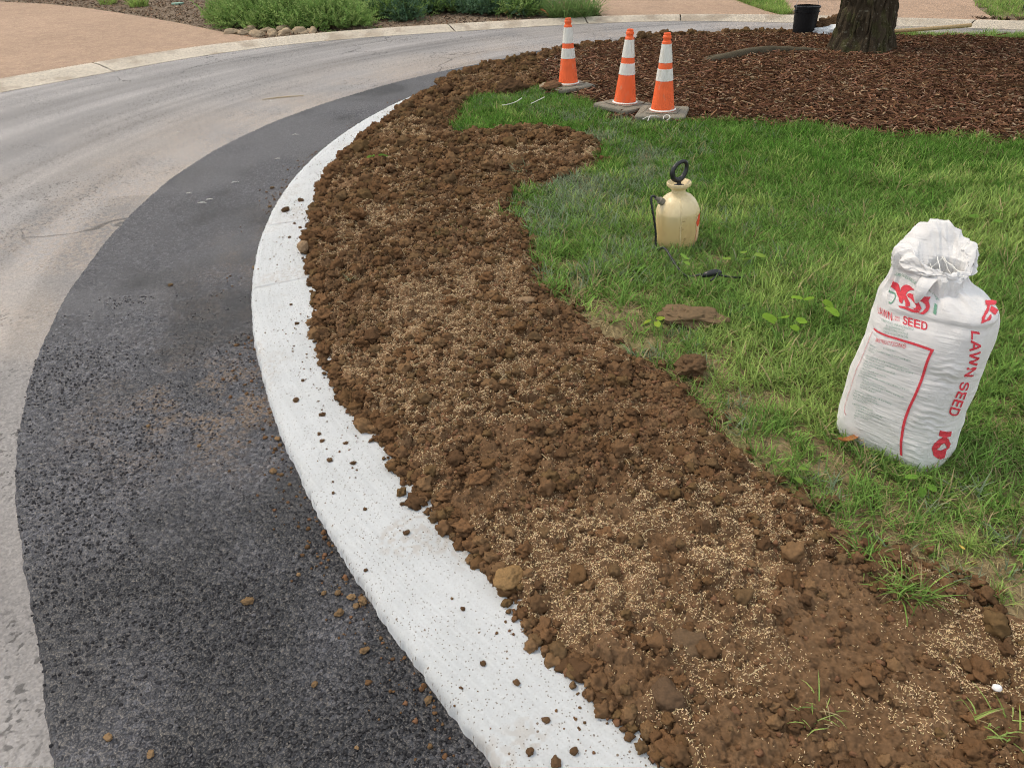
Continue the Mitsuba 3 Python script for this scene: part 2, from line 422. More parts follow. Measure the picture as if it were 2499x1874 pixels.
# wide ground, road, strip of new asphalt
front = spline(CURB_FRONT, 160, 0.01)
back = spline(CURB_BACK, 160, 0.01)
ROAD = zone(front.tolist() + [[10.0, 6.0], [9.9, 3.0], [8.2, -0.5], [5.5, -3.0], [1.0, -4.5], [-4.0, -3.8], [-7.2, -1.0], [-8.2, 2.5]])
put('road', flat(ROAD.buffer(0.12), 0.0), 'road_mat')
tag('road', 'worn pale grey asphalt street curving round the island', kind='structure')

seam = spline(SEAM, 500, 0.004)
nrm = np.gradient(seam, axis=0)
nrm = np.c_[nrm[:, 1], -nrm[:, 0]] / np.linalg.norm(nrm, axis=1, keepdims=True)
seam = seam + nrm * (0.022 * (meshkit.fbm(np.c_[seam * 3, seam[:, :1] * 0], 4, 3) - 0.5) + 0.009 * (meshkit.noise(np.c_[seam * 60, seam[:, :1] * 0], 5) - 0.5))[:, None]
strip_poly = zone(seam.tolist() + [[1.6, 10.4], [2.0, 9.0], [2.0, 1.0], [0.9, -0.3], [-0.3, -0.1]])
put('road_strip', slab(strip_poly, -0.01, 0.009, 0.007), 'strip_mat')
tag('road_strip', 'fresh dark asphalt strip between the old street and the white curb', kind='structure')

# new white kerb, cast in lengths with tooled joints
rim = spline([q for q in ISLAND[1:34]], 700, 0.05)
rn = np.gradient(rim, axis=0)
rn = np.c_[rn[:, 1], -rn[:, 0]] / np.linalg.norm(rn, axis=1, keepdims=True)
PROFILE = np.array([(-0.004, -0.03), (0.0, 0.030), (0.006, 0.045), (0.018, 0.054), (0.04, 0.058), (0.12, 0.064), (0.22, 0.070), (0.32, 0.075), (0.40, 0.078), (0.402, -0.03)])


def kerb_run(a, b, line, normal, profile, wob=0.0, seed=1):
    rows = []
    ids = np.arange(a, b + 1)
    for i in ids:
        end = 0.004 if i in (ids[0], ids[-1]) else 0.0
        pr = profile.copy()
        pr[1:-1, 1] -= end
        o = line[i] + normal[i] * pr[:, :1]
        z = pr[:, 1]
        w = wob * (meshkit.fbm(np.c_[o * 14, z * 0], 3, seed) - 0.5)
        w2 = wob * (meshkit.noise(np.c_[o * 55, z * 0], seed + 2) - 0.5)
        rows.append(np.c_[o + normal[i] * (w + w2)[:, None] * (pr[:, :1] < 0.03), z + 0.35 * w * (pr[:, 0] > 0.03)])
    m = grid_mesh(np.array(rows), len(ids), len(profile))
    caps = []
    for r, flip in ((0, False), (len(ids) - 1, True)):
        k = np.arange(1, len(profile) - 1)
        t = np.stack([np.full(len(k), r * len(profile)), r * len(profile) + k, r * len(profile) + k + 1], 1)
        caps.append(t[:, ::-1] if flip else t)
    m = trimesh.Trimesh(m.vertices, np.vstack([m.faces] + caps), process=False)
    return facing_up(m)


def cut_at(line, ys, gap):
    """Index ranges of a line split at the given fractions."""
    s = np.r_[0, np.cumsum(np.linalg.norm(np.diff(line, axis=0), axis=1))]
    marks = [0.0] + list(ys) + [s[-1]]
    return [(int(np.searchsorted(s, a + gap / 2)), min(int(np.searchsorted(s, b - gap / 2)), len(line) - 1)) for a, b in zip(marks[:-1], marks[1:])]


rim_d = spline(rim, 2600, 0)
rdn = np.gradient(rim_d, axis=0)
rdn = np.c_[rdn[:, 1], -rdn[:, 0]] / np.linalg.norm(rdn, axis=1, keepdims=True)
arc = np.r_[0, np.cumsum(np.linalg.norm(np.diff(rim_d, axis=0), axis=1))]
joints = [float(arc[np.argmin(np.abs(rim_d[:, 1] - y) + 9 * (rim_d[:, 0] > 0))]) for y in (3.53, 4.42, 6.6)] + [float(arc[-1]) - 5.0, float(arc[-1]) - 2.4]
tag('new_curb', 'new white concrete curb along the edge of the island', kind='structure')
for a, b in cut_at(rim_d, joints, 0.006):
    put(new_key('new_curb__section'), kerb_run(a, b, rim_d, rdn, PROFILE, 0.008), 'curb_mat', smooth=40)

# old kerb on the far side of the street
fd, bd = spline(front, 1500, 0), spline(back, 1500, 0)
fn = bd - fd
wid = np.linalg.norm(fn, axis=1)
fn = fn / wid[:, None]
OLD = np.array([(-0.01, -0.03), (0.0, 0.006), (0.18, 0.010), (0.45, 0.035), (0.72, 0.062), (0.97, 0.070), (1.0, 0.066), (1.0, -0.03)])
tag('old_curb', 'weathered tan concrete curb on the far side of the street', kind='structure')
s = np.r_[0, np.cumsum(np.linalg.norm(np.diff(fd, axis=0), axis=1))]
for a, b in cut_at(fd, [2.1, 3.5, 4.9, 6.3, 8.0, 9.3, 11.2, 13.2, 14.6, 16.4, 18.4, 20.4, 22.0], 0.012):
    rows = [np.c_[fd[i] + fn[i] * wid[i] * OLD[:, :1], OLD[:, 1] - (0.006 if i in (a, b) else 0)] for i in range(a, b + 1)]
    put(new_key('old_curb__section'), facing_up(grid_mesh(np.array(rows), b - a + 1, len(OLD))), 'old_curb_mat', smooth=40)

# ground beyond the kerb, driveways of exposed aggregate in slabs
far_in = zone(back.tolist() + [[10.6, 6.0], [10.4, 3.0], [8.6, -0.9], [5.7, -3.5], [1.0, -5.0], [-4.2, -4.3], [-7.7, -1.2], [-8.7, 2.5]])
put('bed_ground', flat(shapely.box(-70, -40, 70, 90).difference(far_in), 0.052), 'litter_mat')
tag('bed_ground', 'brown leaf litter ground beyond the street', kind='structure')
DRIVE_A = zone([[-5.6, 9.0], [-14.0, 6.0], [-30, 30], [-14.86, 23.04], [-11.56, 20.32], [-9.94, 19.22], [-8.58, 18.02], [-6.93, 16.29], [-5.37, 14.55], [-4.04, 12.92], [-3.3, 12.12], [-4.36, 11.2]]).difference(far_in.buffer(0.004))
DRIVE_B = zone([[1.75, 20.0], [1.7, 16.13], [1.67, 15.35], [1.63, 14.1], [1.64, 12.6], [4.2, 12.0], [4.09, 12.96], [4.06, 13.85], [4.09, 14.82], [4.3, 20.0]]).difference(far_in.buffer(0.004))
DRIVE_C = zone([[5.2, 20], [4.82, 14.52], [4.59, 13.39], [4.32, 12.0], [6.53, 10.6], [6.6, 11.1], [6.94, 12.15], [7.41, 13.19], [7.62, 13.65], [9.6, 19.0]]).difference(far_in.buffer(0.004))
cuts = shapely.union_all([shapely.LineString(q).buffer(0.018) for q in (
    [[-7.08, 13.82], [-4.45, 10.8]], [[-9.6, 16.9], [-7.08, 13.82]], [[-10.4, 13.98], [-5.97, 15.11]], [[-8.0, 9.8], [-10.4, 13.98]], [[-12.5, 13.4], [-10.4, 13.98]], [[-9.6, 16.9], [-14, 16]],
    [[1.5, 15.2], [4.5, 14.4]], [[4.4, 13.9], [8.0, 13.3]])])
tag('driveway_pavement', 'tan pebbled concrete driveway at the far end of the street', kind='structure')
for d in (DRIVE_A, DRIVE_B, DRIVE_C):
    for g in getattr(d.difference(cuts), 'geoms', [d]):
        if g.area > 0.05:
            put(new_key('driveway_pavement__slab'), slab(g, 0.03, 0.068, 0.004), 'drive_mat')

# island: earth under the lawn, mulch and bare soil
step = 0.045
gx, gy = np.meshgrid(np.arange(-1.5, 9.1, step), np.arange(-0.7, 11.0, step), indexing='ij')
gp = np.c_[gx.ravel(), gy.ravel()]
gd = inside_by(gp)
gz = land(gp) - 0.02 + 0.02 * (meshkit.fbm(np.c_[gp * 4, gp[:, :1] * 0], 3, 2) - 0.5) - 0.05 * sm(0.22, 0.10, gd)
m = grid_mesh(np.c_[gp, gz], *gx.shape)
keep = (gd > 0.06)[m.faces].all(1)
put('lawn', facing_up(trimesh.Trimesh(m.vertices, m.faces[keep], process=False)), 'thatch_mat', smooth=True)
tag('lawn', 'thin earth and dead thatch under the island grass', kind='structure')

# ------------------------------------------------------------------ bare soil, its clods and the sown seed
cl_n = 38000
cl_p = np.c_[rng.uniform(-1.3, 4.4, cl_n * 4), rng.uniform(0, 10.9, cl_n * 4)]
cl_p = cl_p[in_zone(SOIL.buffer(0.05), cl_p)]
cl_r = np.clip(np.exp(rng.normal(math.log(0.0090), 0.62, len(cl_p))), 0.0035, 0.042)
cl_h = rng.uniform(0.65, 1.05, len(cl_p))
cl_tree = cKDTree(cl_p)
soil_line = cKDTree(np.array(SOIL.exterior.segmentize(0.01).coords))


def soil_top(p):
    p = np.asarray(p, float).reshape(-1, 2)
    d, i = cl_tree.query(p, k=7)
    wob = 0.006 * (meshkit.noise(np.c_[p * 60, p[:, :1] * 0], 8) - 0.5)
    dome = np.sqrt(np.maximum(cl_r[i] ** 2 - (d + wob[:, None]) ** 2, 0)) * cl_h[i]
    e, _ = soil_line.query(p)
    e = np.where(contains_xy(SOIL, p[:, 0], p[:, 1]), e, -e)
    q = np.c_[p, p[:, :1] * 0]
    e0 = np.minimum(np.abs(inside_by(p) - 0.30), 0.4)
    coarse = np.clip(0.30 + 0.75 * sm(0.42, 0.60, meshkit.fbm(q * 1.9 + 3, 3, 13)) + 0.5 * sm(0.16, 0.02, e0), 0, 1)
    dome = dome * coarse[:, None]
    big = 0.050 * (meshkit.fbm(q * 3.3, 3, 12) - 0.5) + 0.026 * (meshkit.fbm(q * 11, 3, 14) - 0.5)
    fine = 0.020 * (meshkit.fbm(q * 42, 3, 15) - 0.5) + 0.010 * (0.5 - np.abs(2 * meshkit.noise(q * 75, 18) - 1)) + 0.008 * (meshkit.fbm(q * 140, 2, 16) - 0.5)
    lift = sm(-0.01, 0.07, e)
    return np.maximum(land(p) + 0.016, 0.082) - 0.030 * (1 - lift) + (big + fine) * (0.25 + 0.75 * lift) + dome.max(1) * (0.35 + 0.65 * lift), e


ys = 0.55 * np.exp(np.linspace(0, math.log(10.88 / 0.55), 860))
ncol = 540
edge_pts = np.array(SOIL.exterior.segmentize(0.01).coords)
rows = []
for y in ys:
    near_y = edge_pts[np.abs(edge_pts[:, 1] - y) < 0.03]
    xl, xr = (near_y[:, 0].min() - 0.06, near_y[:, 0].max() + 0.10) if len(near_y) else (0.0, 1.0)
    rows.append(np.c_[np.linspace(xl, xr, ncol), np.full(ncol, y)])
sp_ = np.vstack(rows)
ok = contains_xy(SOIL.buffer(0.10), sp_[:, 0], sp_[:, 1])
sz = np.zeros(len(sp_))
se = np.full(len(sp_), -9.0)
sz[ok], se[ok] = soil_top(sp_[ok])
fray = 0.05 * (meshkit.fbm(np.c_[sp_ * 9, sp_[:, :1] * 0], 4, 21) - 0.5)
ok &= se + fray > -0.012
m = grid_mesh(np.c_[sp_, sz], len(ys), ncol)
f = m.faces[ok[m.faces].all(1)]
m = trimesh.Trimesh(m.vertices, f, process=False)
m.remove_unreferenced_vertices()
if m.face_normals[:, 2].mean() < 0:
    m.invert()
put('soil_ground', m, 'soil_mat', smooth=True)
tag('soil_ground', 'freshly dug brown soil strip between the white curb and the lawn', kind='structure')

CL = []
for k in range(14):
    mesh = lump(k + 1, 2 if k < 8 else 1, 0.58, (1, rng.uniform(0.75, 1.1), rng.uniform(0.6, 0.9)), 1.9)
    t = np.array([0.132, 0.077, 0.041]) * rng.uniform(0.72, 1.35) * rng.uniform(0.94, 1.06, 3)
    col = np.tile(t, (len(mesh.vertices), 1)) * rng.uniform(0.85, 1.15, (len(mesh.vertices), 1))
    CL.append(group(f'clod_shape_{k}', mesh, 'clod_mat', True, col))


def scatter(poly, n, seed=0):
    r = np.random.default_rng(seed)
    b = poly.bounds
    out = np.zeros((0, 2))
    while len(out) < n:
        q = np.c_[r.uniform(b[0], b[2], n * 3), r.uniform(b[1], b[3], n * 3)]
        out = np.vstack([out, q[contains_xy(poly, q[:, 0], q[:, 1])]])
    return out[:n]


def nearness(p, far=7.0):
    """Thins out what is scattered far off, where it falls below a pixel."""
    return rng.random(len(p)) < np.clip((1.8 / np.maximum(p[:, 1], 0.8)) ** 1.1, 0.1, 1)


cr = scatter(SOIL, 75000, 5)
clump = meshkit.fbm(np.c_[cr * 2.6, cr[:, :1] * 0], 3, 31)
cr = cr[nearness(cr) & (rng.random(len(cr)) < sm(0.34, 0.60, clump) * 0.8 + 0.20)]
rr = np.clip(np.exp(rng.normal(math.log(0.0056), 0.60, len(cr))), 0.0025, 0.032) * np.clip(cr[:, 1] / 3.2, 0.9, 2.0)
edge_n = 2600
ek = rng.integers(0, 2, edge_n)
line = spline(SOIL_IN, 3000, 0.0)
e1 = line[rng.integers(0, len(line), edge_n)] + rng.normal(0, 0.016, (edge_n, 2)) + [0.012, 0.0]
r1 = np.clip(np.exp(rng.normal(math.log(0.0115), 0.55, edge_n)), 0.004, 0.036) * np.clip(e1[:, 1] / 4.5, 0.8, 1.5)
far_line = np.array(FAR_EDGE)
e2 = far_line[rng.integers(0, len(far_line), 420)] + rng.normal(0, 0.07, (420, 2)) - [0, 0.10]
r2 = np.clip(np.exp(rng.normal(math.log(0.026), 0.5, 420)), 0.010, 0.06)
e3 = np.array([q for q in isl.tolist() if q[1] > 8.5 and q[0] > 4.2 and q[0] < 7])
e3 = e3[rng.integers(0, len(e3), 150)] + rng.normal(0, 0.05, (150, 2)) - [0.02, 0.10]
r3 = np.clip(np.exp(rng.normal(math.log(0.026), 0.5, 150)), 0.010, 0.05)
lr = np.array(SOIL_R)
e4 = spline(lr, 2000, 0)[rng.integers(0, 2000, 700)] + rng.normal(0, 0.045, (700, 2))
r4 = np.clip(np.exp(rng.normal(math.log(0.010), 0.5, 700)), 0.004, 0.03)
cp, crad = np.vstack([cr, e1, e2, e3, e4]), np.r_[rr, r1, r2, r3, r4]
cz, ce = soil_top(cp)
cz = np.where(ce < -0.004, np.where(inside_by(cp) < 0.40, 0.076, land(cp) - 0.01), cz)
for q, r, z, e in zip(cp, crad, cz, ce):
    if e < -0.13:
        continue
    k = rng.integers(0, 8) if r > 0.011 else rng.integers(8, 14)
    instance('soil_crumbs', CL[k], frame_mat((q[0], q[1], z + r * 0.18), rng.uniform(0, 6.28), r, (rng.uniform(-.5, .5), rng.uniform(-.5, .5))))
tag('soil_crumbs', 'crumbs and clods of dark brown soil over the dug strip', kind='stuff')

# crumbs thrown on to the kerb and the new asphalt
kc = []
for _ in range(1700):
    i = rng.integers(0, len(rim_d))
    t = rng.beta(2.2, 1.2) * 0.30
    q = rim_d[i] + rdn[i] * t
    if meshkit.fbm(np.array([[q[0] * 3, q[1] * 3, 0]]), 3, 41)[0] > 0.47:
        kc.append((q, np.interp(t, PROFILE[1:-1, 0], PROFILE[1:-1, 1]), rng.uniform(0.0012, 0.0042)))
for _ in range(1500):
    i = rng.integers(0, len(rim_d))
    t = -abs(rng.normal(0, 0.07)) - 0.006
    q = rim_d[i] + rdn[i] * t
    if meshkit.fbm(np.array([[q[0] * 2, q[1] * 2, 4]]), 3, 43)[0] > 0.5:
        kc.append((q, 0.009, np.clip(math.exp(rng.normal(math.log(0.0032), 0.5)), 0.0015, 0.008)))
for q, z, r in kc:
    instance('dirt_crumbs', CL[rng.integers(8, 14)], frame_mat((q[0], q[1], z + r * 0.3), rng.uniform(0, 6.28), r))
tag('dirt_crumbs', 'specks of dirt spilled on the white curb and the new asphalt', kind='stuff')

# loose chips of aggregate on the new asphalt, nearer part
ag = scatter(strip_poly.intersection(shapely.box(-2.3, 0.4, 0.4, 3.6)), 26000, 9)
ag = ag[(rng.random(len(ag)) < np.clip(1.6 / np.maximum(ag[:, 1], 0.6), 0.15, 1)) & (inside_by(ag) < -0.01)]
dens = meshkit.fbm(np.c_[ag * 2.1, ag[:, :1] * 0 + 3], 3, 51)
ag = ag[rng.random(len(ag)) < sm(0.35, 0.65, dens) * 0.9 + 0.08]
AG = []
for k in range(5):
    mesh = lump(60 + k, 1, 0.45, (1, 0.8, 0.40), 1.2)
    tone = (0.030, 0.045, 0.060, 0.085, 0.12)[k]
    AG.append(group(f'chip_shape_{k}', mesh, 'matte_vc', False, np.tile([tone, tone * 0.99, tone * 1.06], (len(mesh.vertices), 1))))
for q in ag:
    r = rng.uniform(0.002, 0.0056)
    instance('gravel', AG[min(int(rng.exponential(1.2)), 4)], frame_mat((q[0], q[1], 0.0105), rng.uniform(0, 6.28), r, (rng.uniform(-.4, .4), rng.uniform(-.4, .4))))
tag('gravel', 'coarse stone chips in the fresh asphalt', kind='stuff')


# seed: sown thick in patches
def spindles(p, z, length, width, yaw, pitch):
    n = len(p)
    d = np.c_[np.cos(yaw) * np.cos(pitch), np.sin(yaw) * np.cos(pitch), np.sin(pitch)]
    sd = np.c_[-np.sin(yaw), np.cos(yaw), np.zeros(n)]
    u = np.cross(d, sd)
    c = np.c_[p, z]
    v = np.stack([c - d * length[:, None] / 2, c + sd * width[:, None], c + u * width[:, None] * 0.8, c - sd * width[:, None], c - u * width[:, None] * .8, c + d * length[:, None] / 2], 1)
    t = np.array([[0, 2, 1], [0, 3, 2], [0, 4, 3], [0, 1, 4], [5, 1, 2], [5, 2, 3], [5, 3, 4], [5, 4, 1]])
    return v.reshape(-1, 3), (t[None] + (np.arange(n) * 6)[:, None, None]).reshape(-1, 3)


sd_p = scatter(SOIL.buffer(-0.015), 460000, 77)
q3 = np.c_[sd_p, sd_p[:, :1] * 0]
patch = sm(0.54, 0.66, meshkit.fbm(q3 * 2.6 + 5, 4, 71)) * 1.6 + 0.60 * sm(0.46, 0.66, meshkit.fbm(q3 * 7.0 + 1, 3, 73)) + 0.03
sd_p = sd_p[(rng.random(len(sd_p)) < 0.95 * np.clip(patch, 0, 1.1)) & (rng.random(len(sd_p)) < np.clip(2.3 / np.maximum(sd_p[:, 1], 0.8), 0.28, 1))]
szz, _ = soil_top(sd_p)
n = len(sd_p)
grow = np.clip(sd_p[:, 1] / 3.5, 1.0, 1.5)
v, f = spindles(sd_p, szz + 0.0032, rng.uniform(0.0052, 0.0085, n) * grow, rng.uniform(0.00075, 0.00115, n) * grow, rng.uniform(0, 6.28, n), rng.normal(0, 0.45, n))
tone = np.array([0.70, 0.535, 0.315]) * rng.uniform(0.50, 1.25, (n, 1)) * rng.uniform(0.93, 1.07, (n, 3))
put('grass_seed_litter', trimesh.Trimesh(v, f, process=False), 'seed_mat', color=np.repeat(tone, 6, 0))
tag('grass_seed_litter', 'pale straw coloured grass seed sown over the brown soil', kind='stuff')

# ------------------------------------------------------------------ grass
PAL = {'fresh': ([0.185, 0.305, 0.075], 0.50), 'deep': ([0.105, 0.220, 0.040], 0.48), 'blue': ([0.245, 0.305, 0.190], 0.36), 'lime': ([0.265, 0.365, 0.105], 0.45), 'straw': ([0.46, 0.375, 0.21], 0.3)}


def blades(n, spread, lmin, lmax, width, lean, pal, seed, dead=0.07):
    r = np.random.default_rng(seed)
    a, rad = r.uniform(0, 2 * np.pi, n), spread * np.sqrt(r.random(n))
    base = np.c_[rad * np.cos(a), rad * np.sin(a), np.full(n, -0.012)]
    yaw = a * 0.6 + r.uniform(0, 2 * np.pi, n) * 0.7
    ln, wd = r.uniform(lmin, lmax, n), width * r.uniform(0.7, 1.25, n)
    lean0, bend = np.abs(r.normal(lean, 0.25, n)), r.uniform(0.3, 1.5, n)
    d = np.c_[np.cos(yaw), np.sin(yaw), np.zeros(n)]
    tw = r.uniform(-0.8, 0.8, n)
    sdv = np.c_[-np.sin(yaw + tw), np.cos(yaw + tw), np.zeros(n)]
    pts, pos, ang = [], base.copy(), lean0.copy()
    for k, w in enumerate((1.0, 0.95, 0.7, 0.0)):
        if w:
            pts += [pos - sdv * (wd * w / 2)[:, None], pos + sdv * (wd * w / 2)[:, None]]
        else:
            pts += [pos]
        pos = pos + (d * np.sin(ang)[:, None] + np.array([0, 0, 1.0]) * np.cos(ang)[:, None]) * (ln / 3)[:, None]
        ang = ang + bend / 3
    v = np.stack(pts, 1)
    t = np.array([[0, 1, 3], [0, 3, 2], [2, 3, 5], [2, 5, 4], [4, 5, 6]])
    c0, var = PAL[pal]
    col = np.array(c0) * r.uniform(1 - var, 1 + 1.4 * var, (n, 1)) * r.uniform(0.93, 1.07, (n, 3))
    isd = r.random(n) < dead
    col[isd] = np.array(PAL['straw'][0]) * r.uniform(0.6, 1.2, (isd.sum(), 1))
    return trimesh.Trimesh(v.reshape(-1, 3), (t[None] + (np.arange(n) * 7)[:, None, None]).reshape(-1, 3), process=False), np.repeat(col, 7, 0)


TUFT = {}
for pal in ('fresh', 'deep', 'blue', 'lime'):
    TUFT[pal] = [group(f'tuft_{pal}_{k}', *(lambda mc: (mc[0], 'leaf_vc', False, mc[1]))(blades(22, 0.036, 0.042, 0.095, 0.0044, 0.52, pal, 100 + k + 10 * len(TUFT)))) for k in range(4)]
TUFT['straw'] = [group(f'tuft_straw_{k}', *(lambda mc: (mc[0], 'leaf_vc', False, mc[1]))(blades(18, 0.04, 0.03, 0.08, 0.0028, 1.25, 'straw', 300 + k, 0.3))) for k in range(4)]


def sow(owner, p, z, pals, scale=(0.8, 1.25)):
    for q, h, pal in zip(p, z, pals):
        s = rng.uniform(*scale) * (0.70 + 0.65 * float(meshkit.fbm(np.array([[q[0] * 4.5, q[1] * 4.5, 1.0]]), 2, 29)[0])) * float(np.interp(q[1], [1.2, 2.2, 3.2], [0.72, 0.82, 1.0]))
        instance(owner, TUFT[pal][rng.integers(0, 4)], frame_mat((q[0], q[1], h), rng.uniform(0, 6.28), (s, s, s * rng.uniform(0.8, 1.15)), (rng.normal(0, .08), rng.normal(0, .08))))


lp = scatter(LAWN.buffer(0.05).intersection(shapely.box(-0.6, 0.6, 4.6, 8)), 22000, 13)
lp = lp[in_zone(LAWN, lp, 0.07, 6.0)]
vis = np.abs(lp[:, 0]) < 0.75 * (lp[:, 1] * 0.85 + 1.0) + 0.25
lp = lp[vis]
le, _ = soil_line.query(lp)
q3 = np.c_[lp, lp[:, :1] * 0]
thin = meshkit.fbm(q3 * 2.6, 3, 61)
cover = np.clip(0.27 + 0.72 * sm(0.02, 0.85, le) + 1.3 * (thin - 0.46) + 0.25 * sm(3.2, 4.5, lp[:, 1]), 0.12, 1)
keep = rng.random(len(lp)) < cover
nz = meshkit.fbm(q3 * 1.7 + 3, 3, 63)
pals = np.where(nz > 0.60, 'lime', 'fresh').astype(object)
pals[(rng.random(len(lp)) < sm(3.3, 5.0, lp[:, 1]) * 0.75)] = 'deep'
bl = np.exp(-((lp[:, 0] - 0.55) / 0.7) ** 2 - ((lp[:, 1] - 5.0) / 1.3) ** 2) + 0.35 * sm(0.6, 0.1, le)
pals[rng.random(len(lp)) < 0.65 * bl * sm(0.35, 0.6, meshkit.fbm(q3 * 3 + 9, 3, 67))] = 'blue'
lp, pals = lp[keep], pals[keep]
sow('grass', lp, land(lp) - 0.012, pals)
sp2 = scatter(LAWN.buffer(0.03).intersection(shapely.box(-0.3, 0.8, 3.5, 6.4)), 9500, 17)
e2_, _ = soil_line.query(sp2)
t2 = meshkit.fbm(np.c_[sp2, sp2[:, :1] * 0] * 2.6, 3, 61)
sp2 = sp2[rng.random(len(sp2)) < np.clip(0.12 + 0.85 * sm(0.7, 0.1, e2_) + 1.3 * (0.5 - t2), 0.04, 1)]
sow('grass', sp2, land(sp2) - 0.014, ['straw'] * len(sp2), (0.7, 1.1))
front_of_sack = np.c_[rng.uniform(0.98, 1.36, 26), rng.uniform(1.66, 2.0, 26)]
front_of_sack = front_of_sack[(front_of_sack - [1.213, 1.985]) @ np.array([-0.776, -0.631]) > 0.115]
sow('grass', front_of_sack, land(front_of_sack) - 0.01, ['fresh'] * len(front_of_sack), (0.9, 1.3))
for poly, nn in ((STRIP, 900),):
    q = scatter(poly, nn, 19)
    sow('grass', q, land(q) - 0.01, np.where(rng.random(nn) < .5, 'lime', 'fresh'), (0.9, 1.4))
WEDGE = zone([[4.2, 12.45], [4.14, 12.96], [4.08, 13.85], [4.12, 14.82], [4.3, 17], [5.0, 17], [4.76, 14.52], [4.53, 13.39], [4.33, 12.5]])
FARLAWN = zone([[6.62, 11.1], [6.98, 12.15], [7.45, 13.19], [7.66, 13.65], [8.6, 16], [12, 15], [11, 9.6], [9.0, 10.2]]).difference(far_in.buffer(0.08))
for poly, nn in ((WEDGE, 1500), (FARLAWN, 2600)):
    q = scatter(poly, nn, 23)
    sow('grass', q, np.full(nn, 0.045), np.where(rng.random(nn) < .65, 'lime', 'fresh'), (1.2, 1.9))
tag('grass', 'green lawn grass, thin and straw flecked beside the soil', kind='stuff')

# ------------------------------------------------------------------ bark mulch
MC = []
for k in range(7):
    r = np.random.default_rng(500 + k)
    vs, fs, cs = [], [], []
    box = trimesh.creation.box((1, 1, 1))
    for i in range(230):
        L = np.clip(np.exp(r.normal(math.log(0.043), 0.5)), 0.014, 0.12)
        w, h = r.uniform(0.006, 0.018), r.uniform(0.002, 0.005)
        b = np.array(box.vertices) * [L, w, h]
        b[:, 1] *= np.where(b[:, 0] > 0, r.uniform(0.3, 1), r.uniform(0.5, 1))
        b[:, 2] += 0.12 * r.normal() * b[:, 0] ** 2 / max(L, 0.01) * 4
        mtx = frame_mat((r.uniform(-.2, .2), r.uniform(-.2, .2), r.uniform(0.002, 0.022)), r.uniform(0, 6.28), 1.0, (r.normal(0, .35), r.normal(0, .22)))
        vs.append(b @ mtx[:3, :3].T + mtx[:3, 3])
        fs.append(box.faces + 8 * i)
        tone = np.array([0.112, 0.060, 0.036]) * np.exp(r.normal(0, 0.50))
        if r.random() < 0.11:
            tone = np.array([0.34, 0.25, 0.165]) * r.uniform(0.6, 1.3)
        cs.append(np.tile(tone * r.uniform(0.92, 1.08, 3), (8, 1)))
    MC.append(group(f'mulch_patch_{k}', trimesh.Trimesh(np.vstack(vs), np.vstack(fs), process=False), 'matte_vc', False, np.vstack(cs)))
gm = np.stack(np.meshgrid(np.arange(0.2, 6.9, 0.23), np.arange(4.3, 10.9, 0.23), indexing='ij'), -1).reshape(-1, 2)
gm = gm + rng.uniform(-0.05, 0.05, gm.shape)
gm = gm[in_zone(MULCH.buffer(-0.10), gm, 0.08, 4.0) & (gm[:, 0] < 0.75 * (gm[:, 1] * .85 + 1) + .4)]
for q in gm:
    instance('mulch_litter', MC[rng.integers(0, 7)], frame_mat((q[0], q[1], float(land(q)[0]) - 0.004 + 0.012 * rng.random()), rng.uniform(0, 6.28), 1.0))
tag('mulch_litter', 'dark brown shredded bark mulch under the tree', kind='stuff')
mp = MULCH.buffer(0.10)
mg = grid_mesh(np.c_[gp, gz + 0.014], *gx.shape)
kp = contains_xy(mp, gp[:, 0], gp[:, 1])
put('mulch_ground', facing_up(trimesh.Trimesh(mg.vertices, mg.faces[kp[mg.faces].all(1)], process=False)), 'mulch_base_mat', smooth=True)
tag('mulch_ground', 'dark fine mulch below the bark chips', kind='structure')

# ------------------------------------------------------------------ sack of lawn seed, standing in the grass
from scipy.interpolate import PchipInterpolator
BAG_W = np.array([0.6308, -0.7760, 0.0])              # along the broad face
BAG_N = np.array([-0.7760, -0.6308, 0.0])             # out of the printed face
BAG_C = np.array([1.213, 1.985, 0.120])
_s = np.array([-0.03, 0.0, 0.05, 0.196, 0.363, 0.44, 0.475, 0.52, 0.555, 0.59, 0.63])
_a = PchipInterpolator(_s, [0.135, 0.160, 0.167, 0.169, 0.166, 0.168, 0.164, 0.138, 0.104, 0.090, 0.092])
_b = PchipInterpolator(_s, [0.075, 0.104, 0.116, 0.122, 0.118, 0.108, 0.096, 0.080, 0.066, 0.060, 0.066])
_d = PchipInterpolator(_s, [0.0, 0.0, 0.0, 0.002, 0.017, 0.018, 0.015, -0.006, -0.022, -0.030, -0.028])
_t = PchipInterpolator(_s, [-0.10, -0.10, -0.11, -0.10, 0.0, 0.13, 0.19, 0.18, 0.15, 0.13, 0.10])
_e = PchipInterpolator(_s, [3.8, 3.8, 3.6, 2.8, 2.5, 2.4, 2.3, 2.2, 2.1, 2.0, 2.0])


def bag_raw(phi, s):
    e = 2.0 / _e(s)
    c, n = np.cos(phi), np.sin(phi)
    x = _a(s) * np.sign(c) * np.abs(c) ** e
    y = _b(s) * np.sign(n) * np.abs(n) ** e
    z = s + x * np.tan(_t(s))
    return BAG_C + np.outer(x + _d(s), BAG_W) + np.outer(y, BAG_N) + np.outer(z, [0, 0, 1.0])


